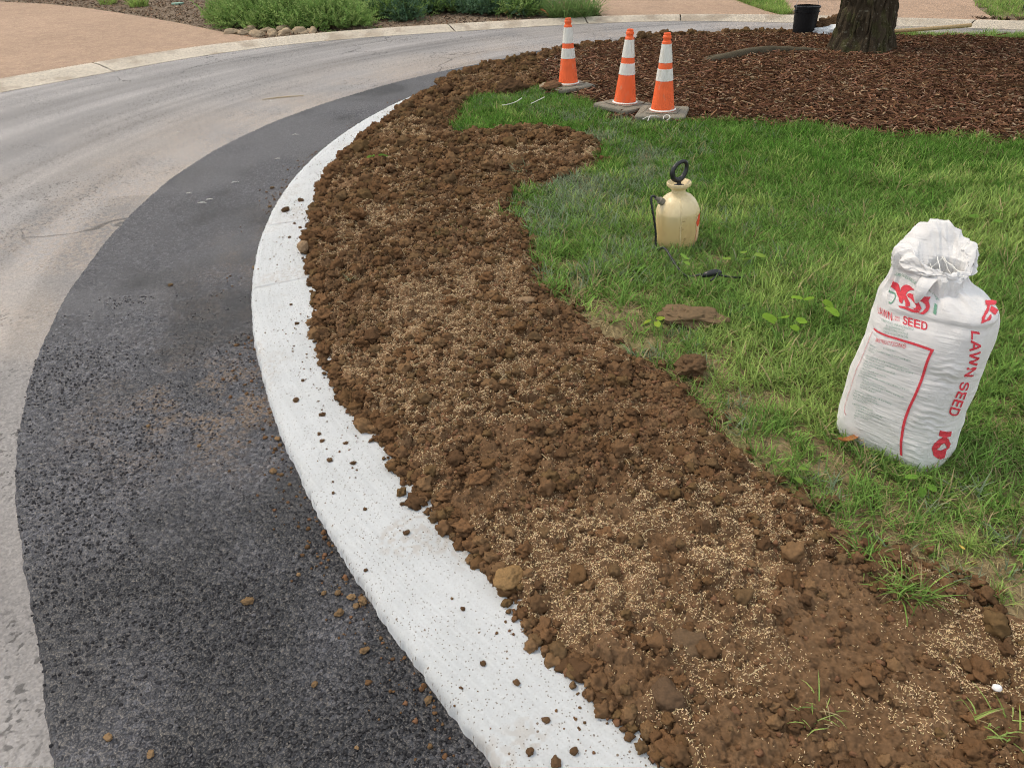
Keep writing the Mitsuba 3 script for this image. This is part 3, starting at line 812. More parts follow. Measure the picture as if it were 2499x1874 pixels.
def bag_fold(phi, s):
    """How far folds, creases and the weave stand out of the plain shape."""
    q = np.c_[np.cos(phi) * 2, np.sin(phi) * 2, s * 9]
    frontal = sm(0.1, 0.6, np.sin(phi))
    right = sm(1.75, 0.9, phi) * sm(-0.6, 0.0, phi)
    wob = 0.030 * (meshkit.fbm(q * 1.3 + 4, 3, 3) - 0.5)
    s0 = 0.484 - 0.016 * sm(1.6, 0.6, phi) + 0.6 * wob
    over = 0.013 * sm(-0.008, 0.012, s - s0) * sm(0.075, 0.02, s - s0) - 0.004 * sm(-0.05, -0.012, s - s0) * sm(0.006, -0.008, s - s0)
    crease = (np.sin(s * 2 * np.pi / 0.0190 + 16 * meshkit.fbm(q * np.array([1.2, 1.2, 0.6]), 3, 9)) * 0.5 + 0.5) ** 2
    c2 = crease * (0.0009 * right + 0.0002 * frontal) * sm(0.46, 0.36, s) * 1.7 * sm(0.35, 0.75, meshkit.fbm(q * np.array([2.2, 2.2, 1.6]), 2, 22))
    gw = meshkit.fbm(np.c_[np.cos(phi) * 2.0, np.sin(phi) * 2.0, s * 7], 2, 19)
    gather = sm(0.47, 0.56, s) * 0.020 * (0.5 - np.abs(2 * meshkit.noise(np.c_[np.cos(phi) * 3.6 + gw * 1.2, np.sin(phi) * 3.6, s * 5 + gw * 2], 17) - 1))
    slump = 0.012 * (meshkit.fbm(q * 0.8 + 2, 2, 11) - 0.5) + 0.006 * (meshkit.fbm(q * 2.2 + 2, 2, 12) - 0.5)
    seam_dent = -0.006 * np.exp(-((s - 0.33) / 0.02) ** 2) * np.exp(-((phi - 0.9) / 0.5) ** 2)
    return over * sm(2.35, 1.6, phi) * (0.25 + 0.75 * meshkit.fbm(q * 1.7 + 8, 2, 33)) * 0.9 + c2 + gather + slump + seam_dent


def bag_point(phi, s, out=0.0):
    phi, s = np.asarray(phi, float), np.asarray(s, float)
    h = 2e-3
    du = bag_raw(phi + h, s) - bag_raw(phi - h, s)
    dv = bag_raw(phi, s + h) - bag_raw(phi, s - h)
    n = np.cross(dv, du)
    n /= np.linalg.norm(n, axis=1, keepdims=True) + 1e-12
    return bag_raw(phi, s) + n * (bag_fold(phi, s) + out)[:, None]

def quick(c, rough=0.6, spec=0.4, **kw):
    return plain(list(c), rough, spec, **kw)


def weave_color(p, n, uv):
    return mi.Color3f([0.65, 0.645, 0.635]) * (0.93 + 0.10 * N(p.x * 30, p.y * 30, p.z * 30)) * (0.95 + 0.08 * N(p.x * 300, p.y * 300, p.z * 500))


def weave_relief(p, n, uv):
    return 0.6 * N(p.z * 330, p.x * 25, p.y * 25) + 0.4 * F(p.x * 45, p.y * 45, p.z * 70, 3)


def ink(c):
    def fn(p, n, uv):
        return mi.Color3f(c) * (0.80 + 0.35 * N(p.x * 260, p.y * 260, p.z * 420))
    return fn


scene['sack_mat'] = bump(twosided(plain(mikit.proc(weave_color), 0.55, 0.35)), weave_relief, 0.0022, 1e-3)
scene['ink_red'] = twosided(plain(mikit.proc(ink([0.62, 0.055, 0.075])), 0.6, 0.3))
scene['ink_green'] = twosided(plain(mikit.proc(ink([0.16, 0.34, 0.24])), 0.6, 0.3))
scene['ink_pale'] = twosided(plain(mikit.proc(ink([0.20, 0.32, 0.26])), 0.6, 0.3))
scene['thread_mat'] = twosided(quick((0.78, 0.77, 0.72), 0.7))


# body and open mouth as one surface
phis = np.linspace(0, 2 * np.pi, 241)[:-1]
rows = []
for s in np.r_[np.linspace(-0.03, 0.0, 6), np.linspace(0.0, 0.59, 290)[1:]]:
    rows.append(bag_point(phis, np.full(len(phis), s)))
bottom = rows[0].mean(0)
rows = [bottom + (rows[0] - bottom) * k - [0, 0, 0.008 * (1 - k)] for k in (0.02, 0.35, 0.7, 0.9)] + rows
cphi, sphi = np.cos(phis), np.sin(phis)
backw, leftw = sm(0.25, -0.8, sphi), sm(0.2, -0.9, cphi)


def ring(x0, rx, y0, ry, z):
    return BAG_C + np.outer(x0 + rx * cphi, BAG_W) + np.outer(y0 + ry * sphi, BAG_N) + np.outer(z, [0, 0, 1.0])


def ruffle(p, amp, seed, k=0.0):
    q = np.c_[cphi * 2.6, sphi * 2.6, np.full(len(phis), k)]
    d = p - p.mean(0)
    d[:, 2] = 0
    d /= np.linalg.norm(d, axis=1, keepdims=True) + 1e-9
    return p + d * (amp * 2 * (meshkit.fbm(q, 3, seed) - 0.5))[:, None] + np.outer(amp * (meshkit.fbm(q + 5, 3, seed + 1) - 0.5) * 1.4, [0, 0, 1.0])


apex = np.exp(-((phis - 4.55) / 0.42) ** 2)
rim_out = ruffle(ring(-0.018, 0.090, 0.000, 0.060, 0.612 + 0.062 * backw + 0.030 * leftw + 0.030 * apex), 0.016, 91, 0.0)
rim_mid = ruffle(ring(0.004, 0.066, 0.014, 0.048, 0.612 + 0.050 * backw + 0.030 * leftw), 0.020, 93, 0.4)
mouth = ruffle(ring(0.024, 0.050, 0.028, 0.038, 0.592 + 0.040 * backw), 0.010, 95, 0.8)
last = rows[-1]
for t in np.linspace(0, 1, 18)[1:]:
    bulge = 0.010 * np.sin(np.pi * t)
    d = last - last.mean(0)
    d[:, 2] = 0
    rows.append(ruffle(last * (1 - t) + rim_out * t + d / np.linalg.norm(d, axis=1, keepdims=True) * bulge, 0.014 * math.sin(math.pi * t), 97, t * 1.1))
for t in np.linspace(0, 1, 8)[1:]:
    rows.append(rim_out * (1 - t) + rim_mid * t + [0, 0, 1] * np.array(0.006 * math.sin(math.pi * t)))
for t in np.linspace(0, 1, 10)[1:]:
    rows.append(ruffle(rim_mid * (1 - t) + mouth * t, 0.003, 99, 2 * t))
inner = [mouth.mean(0) + (mouth - mouth.mean(0)) * k + [0, 0, -dz] for k, dz in ((1.05, 0.015), (1.1, 0.05), (1.0, 0.10), (0.6, 0.14), (0.02, 0.15))]
n_body = 4 + 6 + 289
for k in range(n_body, len(rows)):
    u = (k - n_body) / 10.0
    d = rows[k] - rows[k].mean(0)
    q = np.c_[cphi * 1.5, sphi * 1.5, np.full(len(phis), u * 0.7)]
    w = meshkit.fbm(q * 1.5 + 3, 2, 61)[:, None]
    rows[k] = rows[k] + d * (0.20 * min(u, 1.0) * (0.5 - np.abs(2 * meshkit.noise(q * 2.4 + w * 2.0, 63) - 1)))[:, None]
rows += inner
bag_mesh = grid_mesh(np.array(rows), len(rows), len(phis), wrap=True)
bag_mesh.invert() if bag_mesh.face_normals[1200 * 2] @ (bag_mesh.triangles_center[1200 * 2] - BAG_C) < 0 else None
sack = 'seed_bag'
tag(sack, 'white woven sack of lawn seed, opened at the top, standing tilted in the grass', 'bag')
put('seed_bag__body', bag_mesh, 'sack_mat', smooth=True)


def print_mesh(polys, out=0.0019, max_edge=0.05):
    """Flat shapes given in the sack's own (phi, s) coordinates, laid on its surface."""
    ms = []
    for poly in polys:
        for g in getattr(poly, 'geoms', [poly]):
            if g.area <= 0:
                continue
            v, f = trimesh.creation.triangulate_polygon(g, engine='earcut')
            v, f = trimesh.remesh.subdivide_to_size(np.c_[v * [0.16, 1.0], np.zeros(len(v))], f, 0.006, max_iter=12)[:2]
            ms.append((v[:, :2] / [0.16, 1.0], f))
    at, vs, fs = 0, [], []
    for v, f in ms:
        vs.append(v)
        fs.append(f + at)
        at += len(v)
    v = np.vstack(vs)
    return trimesh.Trimesh(bag_point(v[:, 0], v[:, 1], out), np.vstack(fs), process=False)


def print_text(text, base, top, bold=False, fill=1.0):
    """Lettering between a base line and a top line, both polylines in (phi, s)."""
    m = meshkit.text_mesh(text, 1.0, 0.1, bold)
    f = m.faces[(m.vertices[m.faces][:, :, 2] > 0.05).all(1)]
    v = m.vertices[:, :2]
    x0, x1 = v[:, 0].min(), v[:, 0].max()
    v3, f = trimesh.remesh.subdivide_to_size(np.c_[v, v[:, 0] * 0], f, 1.1, max_iter=10)[:2]
    fx, fy = (v3[:, 0] - x0) / (x1 - x0) * fill, v3[:, 1]

    def along(pts):
        pts = np.asarray(pts, float)
        d = np.r_[0, np.cumsum(np.linalg.norm(np.diff(pts * [0.16, 1], axis=0), axis=1))]
        return np.c_[np.interp(fx * d[-1], d, pts[:, 0]), np.interp(fx * d[-1], d, pts[:, 1])]

    b, t = along(base), along(top)
    q = b + (t - b) * fy[:, None]
    return trimesh.Trimesh(bag_point(q[:, 0], q[:, 1], 0.0020), f, process=False)


def band(pts, w):
    p = np.asarray(pts, float) * [0.16, 1.0]
    return shapely.affinity.scale(shapely.LineString(spline(p, 40, 0)).buffer(w / 2, cap_style='flat'), 1 / 0.16, 1.0, origin=(0, 0))


EM = {'a': [[2.369, 0.561], [2.141, 0.555], [2.001, 0.546], [1.941, 0.538], [1.954, 0.546], [1.924, 0.553], [1.85, 0.558], [1.728, 0.558], [1.571, 0.549], [1.696, 0.546], [1.759, 0.54], [1.767, 0.534], [1.712, 0.526], [1.654, 0.517], [1.656, 0.51], [1.694, 0.506], [1.741, 0.507], [1.741, 0.515], [1.785, 0.523], [1.798, 0.52], [1.803, 0.513], [1.824, 0.511], [1.871, 0.515], [1.92, 0.524], [2.047, 0.534], [2.215, 0.542], [2.345, 0.55]],
      'b': [[1.746, 0.535], [1.686, 0.539], [1.446, 0.535], [1.509, 0.529], [1.526, 0.523], [1.503, 0.514], [1.491, 0.508], [1.523, 0.502], [1.589, 0.502], [1.62, 0.505], [1.576, 0.506], [1.562, 0.511], [1.581, 0.518], [1.643, 0.526], [1.717, 0.53]],
      'c': [[1.498, 0.524], [1.406, 0.535], [1.282, 0.536], [1.35, 0.527], [1.347, 0.515], [1.404, 0.503], [1.491, 0.493], [1.553, 0.494], [1.498, 0.499], [1.428, 0.509], [1.415, 0.517], [1.456, 0.522]],
      'd': [[1.871, 0.505], [1.756, 0.506], [1.686, 0.505], [1.589, 0.501], [1.526, 0.501], [1.544, 0.496], [1.581, 0.495], [1.624, 0.495], [1.746, 0.5], [1.842, 0.501]]}
for k, pts in EM.items():
    if k != 'd':
        part(sack, 'emblem', print_mesh([zone(pts)], 0.0019 if k != 'c' else 0.0022), 'ink_red')
part(sack, 'emblem', print_mesh([zone(EM['d'])], 0.0025), 'ink_red')
part(sack, 'emblem_arc', print_mesh([band([[2.376, 0.546], [2.329, 0.538], [2.212, 0.532], [2.009, 0.522], [2.014, 0.515], [2.126, 0.508]], 0.0035)]), 'ink_green')
part(sack, 'emblem_arc', print_mesh([band([[1.232, 0.521], [1.277, 0.509], [1.317, 0.497]], 0.007)]), 'ink_green')
arc_b = np.array([[2.40, 0.566], [2.30, 0.572], [1.951, 0.575], [1.715, 0.569], [1.496, 0.560], [1.265, 0.549], [1.19, 0.541], [1.21, 0.531]])
arc_t = arc_b + [[0.05, 0.008], [0.03, 0.009], [0, 0.009], [-0.02, 0.008], [-0.03, 0.008], [-0.05, 0.006], [-0.07, 0.003], [-0.08, 0.0]]
part(sack, 'lettering', print_text('WESTERN STATES FESCUE ASSOCIATION', arc_b, arc_t), 'ink_green')
for text, mat, bold, q in (
        ('LAWN', 'ink_red', False, [[2.353, 0.471], [1.939, 0.462], [2.486, 0.489], [2.002, 0.483]]),
        ('AND', 'ink_red', False, [[1.916, 0.472], [1.825, 0.472], [1.928, 0.477], [1.836, 0.477]]),
        ('FIELD', 'ink_red', False, [[1.920, 0.465], [1.808, 0.465], [1.934, 0.470], [1.819, 0.470]]),
        ('SEED', 'ink_red', True, [[1.748, 0.461], [1.433, 0.455], [1.787, 0.482], [1.448, 0.474]]),
        ('CONDITIONED AND PACKAGED', 'ink_pale', False, [[2.158, 0.451], [1.576, 0.449], [2.184, 0.459], [1.581, 0.455]]),
        ('BY MEMBERS OF', 'ink_pale', False, [[1.996, 0.440], [1.663, 0.441], [2.013, 0.447], [1.675, 0.447]]),
        ('MIDWESTERN STATES', 'ink_pale', False, [[2.027, 0.429], [1.612, 0.433], [2.038, 0.436], [1.619, 0.439]]),
        ('FESCUE ASSOCIATION', 'ink_pale', False, [[2.02, 0.417], [1.602, 0.424], [2.022, 0.424], [1.608, 0.430]]),
        ('INSTRUCTIONS', 'ink_red', False, [[2.139, 0.374], [1.592, 0.394], [2.143, 0.387], [1.595, 0.406]]),
        ('for lawns use', 'ink_pale', False, [[1.909, 0.366], [1.691, 0.372], [1.913, 0.371], [1.693, 0.377]])):
    part(sack, 'lettering', print_text(text, q[:2], q[2:], bold), mat)
side_b = np.array([[0.73, 0.462], [0.70, 0.45], [0.66, 0.425], [0.55, 0.389], [0.545, 0.363], [0.54, 0.322], [0.547, 0.293], [0.542, 0.263], [0.532, 0.230]])
side_t = np.array([[0.56, 0.458], [0.50, 0.443], [0.38, 0.412], [0.29, 0.381], [0.29, 0.352], [0.30, 0.322], [0.29, 0.285], [0.28, 0.254], [0.24, 0.219]])
part(sack, 'lettering', print_text('LAWN SEED', side_b, side_t, True), 'ink_red')
part(sack, 'border_line', print_mesh([band([[2.322, 0.412], [2.123, 0.410], [1.807, 0.413], [1.558, 0.413], [1.264, 0.408]], 0.0065)]), 'ink_red')
part(sack, 'border_line', print_mesh([band([[1.272, 0.4115], [1.296, 0.374], [1.298, 0.267], [1.329, 0.206], [1.347, 0.149], [1.342, 0.1], [1.318, 0.055]], 0.0065)], 0.0022), 'ink_red')
part(sack, 'border_line', print_mesh([band([[2.33, 0.40], [2.318, 0.35], [2.305, 0.284], [2.27, 0.204], [2.29, 0.136], [2.271, 0.102], [2.12, 0.084]], 0.0016)], 0.0022), 'ink_red')
KB = [[0.031, 0.519], [-0.33, 0.5035], [-0.141, 0.502], [-0.039, 0.503], [0.024, 0.507], [0.053, 0.507], [0.094, 0.51], [0.149, 0.511]]
KL = [[0.047, 0.505], [-0.06, 0.492], [0.15, 0.487], [0.21, 0.498]]
KS = [[0.102, 0.51], [0.055, 0.507], [0.179, 0.501], [0.396, 0.492], [0.484, 0.484], [0.438, 0.483], [0.352, 0.488], [0.306, 0.49], [0.25, 0.492], [0.25, 0.489], [0.343, 0.481], [0.446, 0.48], [0.57, 0.477], [0.517, 0.489], [0.359, 0.499], [0.226, 0.504]]
K2 = zone([[0.474, 0.151], [0.298, 0.147], [0.087, 0.115], [0.055, 0.098], [0.136, 0.095], [0.10, 0.063], [0.253, 0.066], [0.54, 0.086], [0.681, 0.114], [0.642, 0.132]]).difference(zone([[0.358, 0.131], [0.131, 0.103], [0.242, 0.106], [0.359, 0.102], [0.485, 0.107], [0.422, 0.124]]))
part(sack, 'emblem', print_mesh([zone(KB), zone(KL), zone(KS)]), 'ink_red')
part(sack, 'emblem', print_mesh([zone([[0.600, 0.176], [0.240, 0.167], [0.225, 0.150], [0.330, 0.151], [0.35, 0.146], [0.46, 0.148], [0.48, 0.154], [0.585, 0.157]]), K2]), 'ink_red')
LINES = ['Prepare soil', 'Work soil to a fine seedbed to loosen the soil surface', 'in a firm bed.', '', 'Fertilize and lime soil according to recommendations', 'of the soil test. Till into the rate of soil with a rake', 'or disk. Smooth the seedbed and', 'broadcast fertilizer evenly before seeding.', 'For new lawns,', 'seed at the rate of 10 to 14 pounds', 'per thousand square feet.', 'Over established lawns apply seed at the rate of 8 to 10', 'pounds as needed.', '   Soil tests are necessary to achieve a', '   uniform stand, so it is best to sow in two equal parts', '   and sow each part at right angles', '   to ensure seed distribution.', '', 'Cover seed with a fine raking and roll lightly', 'with a roller to firm seed into soil.', 'Keep the soil moist until seedlings are', 'well up and growing green.', '', 'When the grass is three inches tall', 'mow often and keep at two inches or more.', 'Water deeply in dry weather and feed in', 'spring and early fall with a lawn', 'fertilizer for a dense green', 'turf.']
whole = []
for k, text in enumerate(LINES):
    if not text.strip():
        continue
    u = k / 28.0
    left, right = np.interp(u, [0, .33, .66, 1], [2.235, 2.16, 2.13, 2.0]), np.interp(u, [0, .3, 1], [1.50, 1.40, 1.43])
    s_l, s_r = np.interp(u, [0, 1], [0.351, 0.086]), np.interp(u, [0, 1], [0.370, 0.122])
    ind = 0.16 if text.startswith('   ') or u > 0.85 else 0.0
    frac = min(len(text.strip()) / 56.0, 1.0)
    a, b = np.array([left, s_l]), np.array([right, s_r])
    a = a + (b - a) * ind
    b = a + (b - a) * frac
    whole.append(print_text(text.strip(), [a, b], [a + [0.004, 0.0052], b + [0.004, 0.0050]], False))
part(sack, 'small_print', trimesh.util.concatenate(whole), 'ink_pale')

# cut threads and the loose tongue of cloth at the mouth
r = np.random.default_rng(44)
mc = mouth.mean(0)
for k in range(9):
    i0 = r.integers(0, 240)
    a, b = mouth[i0] + [0, 0, .004], mouth[(i0 + r.integers(60, 180)) % 240] + [0, 0, .004]
    mid = (a + b) / 2 + r.normal(0, 0.008, 3) + [0, 0, r.uniform(-0.03, 0.006)]
    t_ = np.linspace(0, 1, 14)[:, None]
    curve = a * (1 - t_) ** 2 + mid * 2 * t_ * (1 - t_) + b * t_ ** 2 + 0.004 * (np.stack([meshkit.noise(np.c_[t_ * 5, t_ * 0 + k, t_ * 0 + j], 3) for j in range(3)], -1) - 0.5)
    part(sack, 'thread', tube(curve, 0.0010, 5), 'thread_mat')
tv = []
root = mouth[int(240 * 1.95 / 6.283)] + [0, 0, 0.004]
for k, (o, dz, w) in enumerate(((0.0, 0.0, 0.020), (0.020, -0.008, 0.020), (0.034, -0.028, 0.018), (0.036, -0.052, 0.013), (0.030, -0.072, 0.004))):
    c = root + BAG_N * o - BAG_W * 0.010 * k / 4 + [0, 0, dz]
    for x, bow in ((-1, 0.0), (-.5, .004), (0, 0.006), (.5, .004), (1, 0.0)):
        tv.append(c + BAG_W * w * x + BAG_N * bow)
tongue = grid_mesh(np.array(tv), 5, 5)
part(sack, 'flap', tongue, 'sack_mat', True)

# ------------------------------------------------------------------ traffic cones
def cone_orange(p, n, uv):
    c = mi.Color3f([0.80, 0.125, 0.030]) * (0.92 + 0.16 * N(p.x * 40, p.y * 40, p.z * 25))
    scuff = S(0.60, 0.72, F(p.x * 28, p.y * 28, p.z * 9, 3)) * 0.35
    return MX(c, mi.Color3f([0.55, 0.30, 0.18]), scuff)


def collar_white(p, n, uv):
    c = mi.Color3f([0.66, 0.65, 0.60]) * (0.94 + 0.1 * N(p.x * 60, p.y * 60, p.z * 20))
    return MX(c, mi.Color3f([0.42, 0.40, 0.34]), 0.45 * S(0.55, 0.75, F(p.x * 60, p.y * 60, p.z * 8, 3)))


def rubber_color(p, n, uv):
    return MX([0.150, 0.138, 0.108], [0.225, 0.210, 0.170], F(p.x * 20, p.y * 20, p.z * 20, 3)) * (0.85 + 0.3 * N(p.x * 150, p.y * 150, p.z * 90))


scene['cone_mat'] = plain(mikit.proc(cone_orange), 0.5, 0.4)
scene['collar_mat'] = plain(mikit.proc(collar_white), 0.42, 0.5)
scene['rubber_mat'] = plain(mikit.proc(rubber_color), 0.85, 0.2)


def cone_r(z):
    return np.interp(z, [0.035, 0.62], [0.090, 0.0345])


SQ = 0.82                                             # height against width of these short cones


def make_cone(loc, yaw, lean, label):
    key = new_key('traffic_cone')
    tag(key, label, 'traffic cone', 'orange cones on the island')
    base = frame_mat(loc, yaw, 1.0, lean)
    sq = shapely.box(-0.190, -0.190, 0.190, 0.190).buffer(-0.035).buffer(0.035)
    lays = []
    for inset, z in ((0.004, -0.008), (0.0, 0.0), (0.0, 0.016), (0.006, 0.024), (0.03, 0.028), (0.075, 0.034)):
        ring_ = np.array(sq.buffer(-inset).exterior.segmentize(0.05).coords)
        d = np.linspace(0, 1, 65)[:-1]
        ls = shapely.LineString(sq.buffer(-inset).exterior.coords)
        lays.append(np.array([[*ls.interpolate(t, normalized=True).coords[0], z] for t in d]))
    lays.append(np.c_[np.zeros((64, 2)), np.full(64, 0.035)])
    m = grid_mesh(np.array(lays), len(lays), 64, wrap=True)
    put(key + '__base', moved(facing_up(m), base), 'rubber_mat', smooth=35)
    z = np.r_[0.034, 0.037, 0.043, 0.0431, SQ * np.array([ 0.30, 0.62, 0.622, 0.640, 0.646, 0.662, 0.668, 0.686, 0.692, 0.708, 0.711, 0.708, 0.66])]
    rad = np.array([0.100, 0.101, 0.096, 0.0895, cone_r(0.30), cone_r(0.62), 0.0365, 0.034, 0.0275, 0.0275, 0.032, 0.031, 0.0255, 0.0265, 0.024, 0.019, 0.017])
    put(key + '__body', moved(lathe(np.c_[rad, z], 48), base), 'cone_mat', smooth=35)
    put(key + '__foot_ring', moved(lathe([[0.091, 0.0355], [0.1025, 0.0385], [0.1025, 0.041], [0.092, 0.0475]], 48), base), 'collar_mat', smooth=35)
    for z0, z1 in ((0.463, 0.6215), (0.308, 0.411)):
        col = lathe([[cone_r(z0) + 0.0002, SQ * z0], [cone_r(z0) + 0.0022, SQ * z0 + 0.001], [cone_r(z1) + 0.0022, SQ * z1 - 0.001], [cone_r(z1) + 0.0002, SQ * z1]], 48)
        put(new_key(key + '__reflective_collar'), moved(col, base), 'collar_mat', smooth=35)


make_cone((0.640, 7.52, 0.150), 0.45, (-0.01, 0.0), 'orange cone nearest the street, a brown rock on its base corner')
make_cone((1.02, 6.56, 0.168), 0.70, (0.02, 0.035), 'middle orange cone of the three, leaning slightly right')
make_cone((1.262, 6.20, 0.180), -0.32, (0.0, 0.0), 'orange cone standing closest to the tank sprayer, on the grass edge')

# ------------------------------------------------------------------ tank sprayer
def tank_color(p, n, uv):
    c = MX([0.54, 0.405, 0.185], [0.62, 0.52, 0.31], S(0.26, 0.40, p.z + 0.05 * N(p.x * 30, p.y * 30, 2.0)))
    st = S(0.5, 0.75, F(p.x * 16, p.y * 16, p.z * 9, 4))
    return MX(c, mi.Color3f([0.47, 0.33, 0.15]), st * 0.55)


scene['tank_mat'] = plain(mikit.proc(tank_color), 0.38, 0.5)
scene['collar_cream'] = twosided(plain(mikit.proc(lambda p, n, uv: mi.Color3f([0.62, 0.50, 0.28]) * (0.85 + 0.25 * N(p.x * 60, p.y * 60, p.z * 60))), 0.45, 0.4))
scene['black_plastic'] = quick((0.012, 0.013, 0.015), 0.38, 0.5)
scene['mark_brown'] = quick((0.26, 0.15, 0.06), 0.6)
scene['label_red'] = quick((0.62, 0.07, 0.03), 0.5)
spr = 'tank_sprayer'
tag(spr, 'cream plastic pump sprayer with black handle standing in the lawn', 'sprayer')
SP = frame_mat((0.860, 3.665, 0.122), 0.0, 1.0, (0.0, -0.035))
prof = [(0.001, 0.0), (0.070, 0.0), (0.086, 0.006), (0.096, 0.025), (0.103, 0.06), (0.1055, 0.10), (0.1055, 0.182), (0.1065, 0.192), (0.1035, 0.203), (0.097, 0.222), (0.083, 0.247), (0.062, 0.268), (0.040, 0.279), (0.034, 0.283), (0.034, 0.305), (0.030, 0.307)]
m = lathe(prof, 72)
put(spr + '__tank', moved(m, SP), 'tank_mat', smooth=30)
part(spr, 'neck_collar', moved(lathe([(0.0335, 0.302), (0.040, 0.304), (0.054, 0.316), (0.0590, 0.322), (0.0590, 0.333), (0.0565, 0.336), (0.052, 0.333), (0.040, 0.320), (0.020, 0.314), (0.001, 0.314)], 64), SP), 'collar_cream', smooth=35)
view = math.atan2(-3.70, -0.862)                     # the marks face the kerb side
sidev = np.array([math.cos(view), math.sin(view), 0])
seam_v = np.array([(0.1075 if z < 0.19 else 0.0, z) for z in np.linspace(0.03, 0.19, 12)])


def wrap_patch(th0, th1, z0, z1, off=0.0008, nth=8, nz=6):
    pr = np.array(prof)
    th, zz = np.meshgrid(np.linspace(th0, th1, nth), np.linspace(z0, z1, nz), indexing='ij')
    k = 1 + int(np.argmax(np.diff(pr[:, 1]) < 0)) if (np.diff(pr[:, 1]) < 0).any() else len(pr)
    rr_ = np.interp(zz, pr[1:k, 1] + np.arange(k - 1) * 1e-7, pr[1:k, 0]) + off
    m = grid_mesh(np.stack([rr_ * np.cos(th), rr_ * np.sin(th), zz], -1), nth, nz)
    return moved(m, SP)


scene['mark_brown'] = twosided(quick((0.30, 0.19, 0.08), 0.6))
scene['label_red'] = twosided(quick((0.62, 0.07, 0.03), 0.5))
scene['label_pale'] = twosided(quick((0.60, 0.42, 0.24), 0.5))
seam_line = wrap_patch(view + 0.16, view + 0.20, 0.03, 0.278, 0.0016, 3, 40)
part(spr, 'mould_seam', seam_line, 'collar_cream')
for z0, w, a in ((0.172, 0.16, 0.24), (0.139, 0.14, 0.12), (0.132, 0.10, 0.22), (0.126, 0.10, 0.12), (0.083, 0.16, 0.30), (0.076, 0.14, 0.30), (0.069, 0.13, 0.30), (0.061, 0.13, 0.30), (0.053, 0.13, 0.30)):
    part(spr, 'level_mark', wrap_patch(view + a - 0.02, view + a + w, z0, z0 + 0.0022), 'mark_brown')
part(spr, 'label', wrap_patch(view + 1.02, view + 1.75, 0.045, 0.178, 0.0010, 14, 8), 'label_pale')
dm = shapely.Polygon([(1.02, 0.150), (1.22, 0.184), (1.62, 0.184), (1.62, 0.150), (1.30, 0.128), (1.10, 0.126)])
v, f = trimesh.creation.triangulate_polygon(dm, engine='earcut')
v, f = trimesh.remesh.subdivide_to_size(np.c_[v, v[:, 0] * 0], f, 0.05)[:2]
part(spr, 'label_emblem', moved(trimesh.Trimesh(np.c_[0.1074 * np.cos(view + v[:, 0]), 0.1074 * np.sin(view + v[:, 0]), v[:, 1]], f, process=False), SP), 'label_red')
part(spr, 'label_line', wrap_patch(view + 1.05, view + 1.075, 0.05, 0.125, 0.0014, 3, 8), 'label_red')
# pump handle: a D-shaped loop on a short stem
hd = np.array([math.cos(0.45), math.sin(0.45), 0])
loop = [(-0.018, 0.349), (-0.034, 0.360), (-0.041, 0.380), (-0.037, 0.402), (-0.018, 0.421), (0.010, 0.430), (0.032, 0.426), (0.041, 0.411), (0.041, 0.390), (0.031, 0.368), (0.016, 0.351), (0.0, 0.345), (-0.018, 0.349)]
lp_ = spline(loop, 64, 0)
P3 = np.c_[np.outer(lp_[:, 0], hd[:2]), lp_[:, 1]]
hand = tube(P3, 0.0110 + 0.002 * np.cos(np.linspace(0, 2 * np.pi, 64)), 12)
part(spr, 'pump_handle', moved(hand, SP), 'black_plastic', smooth=50)
part(spr, 'pump_stem', moved(lathe([(0.001, 0.312), (0.024, 0.313), (0.025, 0.319), (0.014, 0.322), (0.010, 0.328), (0.010, 0.352), (0.001, 0.353)], 24), SP), 'black_plastic', smooth=35)
fit0 = np.array([-0.078, -0.020, 0.246])
fdir = np.array([-0.80, -0.15, 0.58])
part(spr, 'hose_nut', moved(tube([fit0 - fdir * 0.012, fit0 + fdir * 0.004, fit0 + fdir * 0.024, fit0 + fdir * 0.026, fit0 + fdir * 0.05], [0.017, 0.018, 0.018, 0.011, 0.009], 12), SP), 'rubber_mat', smooth=35)
hp = np.array([fit0 + fdir * 0.045, [-0.128, -0.03, 0.285], [-0.139, -0.035, 0.268], [-0.130, -0.05, 0.200], [-0.117, -0.06, 0.10], [-0.118, -0.09, 0.03]])
hp = hp @ SP[:3, :3].T + SP[:3, 3]
ground_run = np.array([[0.752, 3.46, 0.205], [0.775, 3.36, 0.185], [0.805, 3.28, 0.155], [0.830, 3.22, 0.160], [0.868, 3.175, 0.190]])
part(spr, 'hose', tube(np.vstack([hp, ground_run]), 0.0056, 10, 90), 'black_plastic', smooth=True)
part(spr, 'wand', tube([[0.865, 3.170, 0.180], [0.93, 3.165, 0.192], [1.0, 3.18, 0.168], [1.19, 3.23, 0.140]], [0.007, 0.006, 0.0045, 0.004], 8, 24), 'black_plastic', smooth=True)
part(spr, 'wand_grip', tube([[0.880, 3.166, 0.188], [0.895, 3.162, 0.196], [0.925, 3.164, 0.200], [0.950, 3.172, 0.194]], [0.011, 0.015, 0.016, 0.011], 10, 16), 'black_plastic', smooth=True)
part(spr, 'wand_lever', tube([[0.945, 3.162, 0.198], [0.925, 3.146, 0.188], [0.90, 3.136, 0.174]], [0.006, 0.006, 0.005], 8, 12), 'black_plastic', smooth=True)

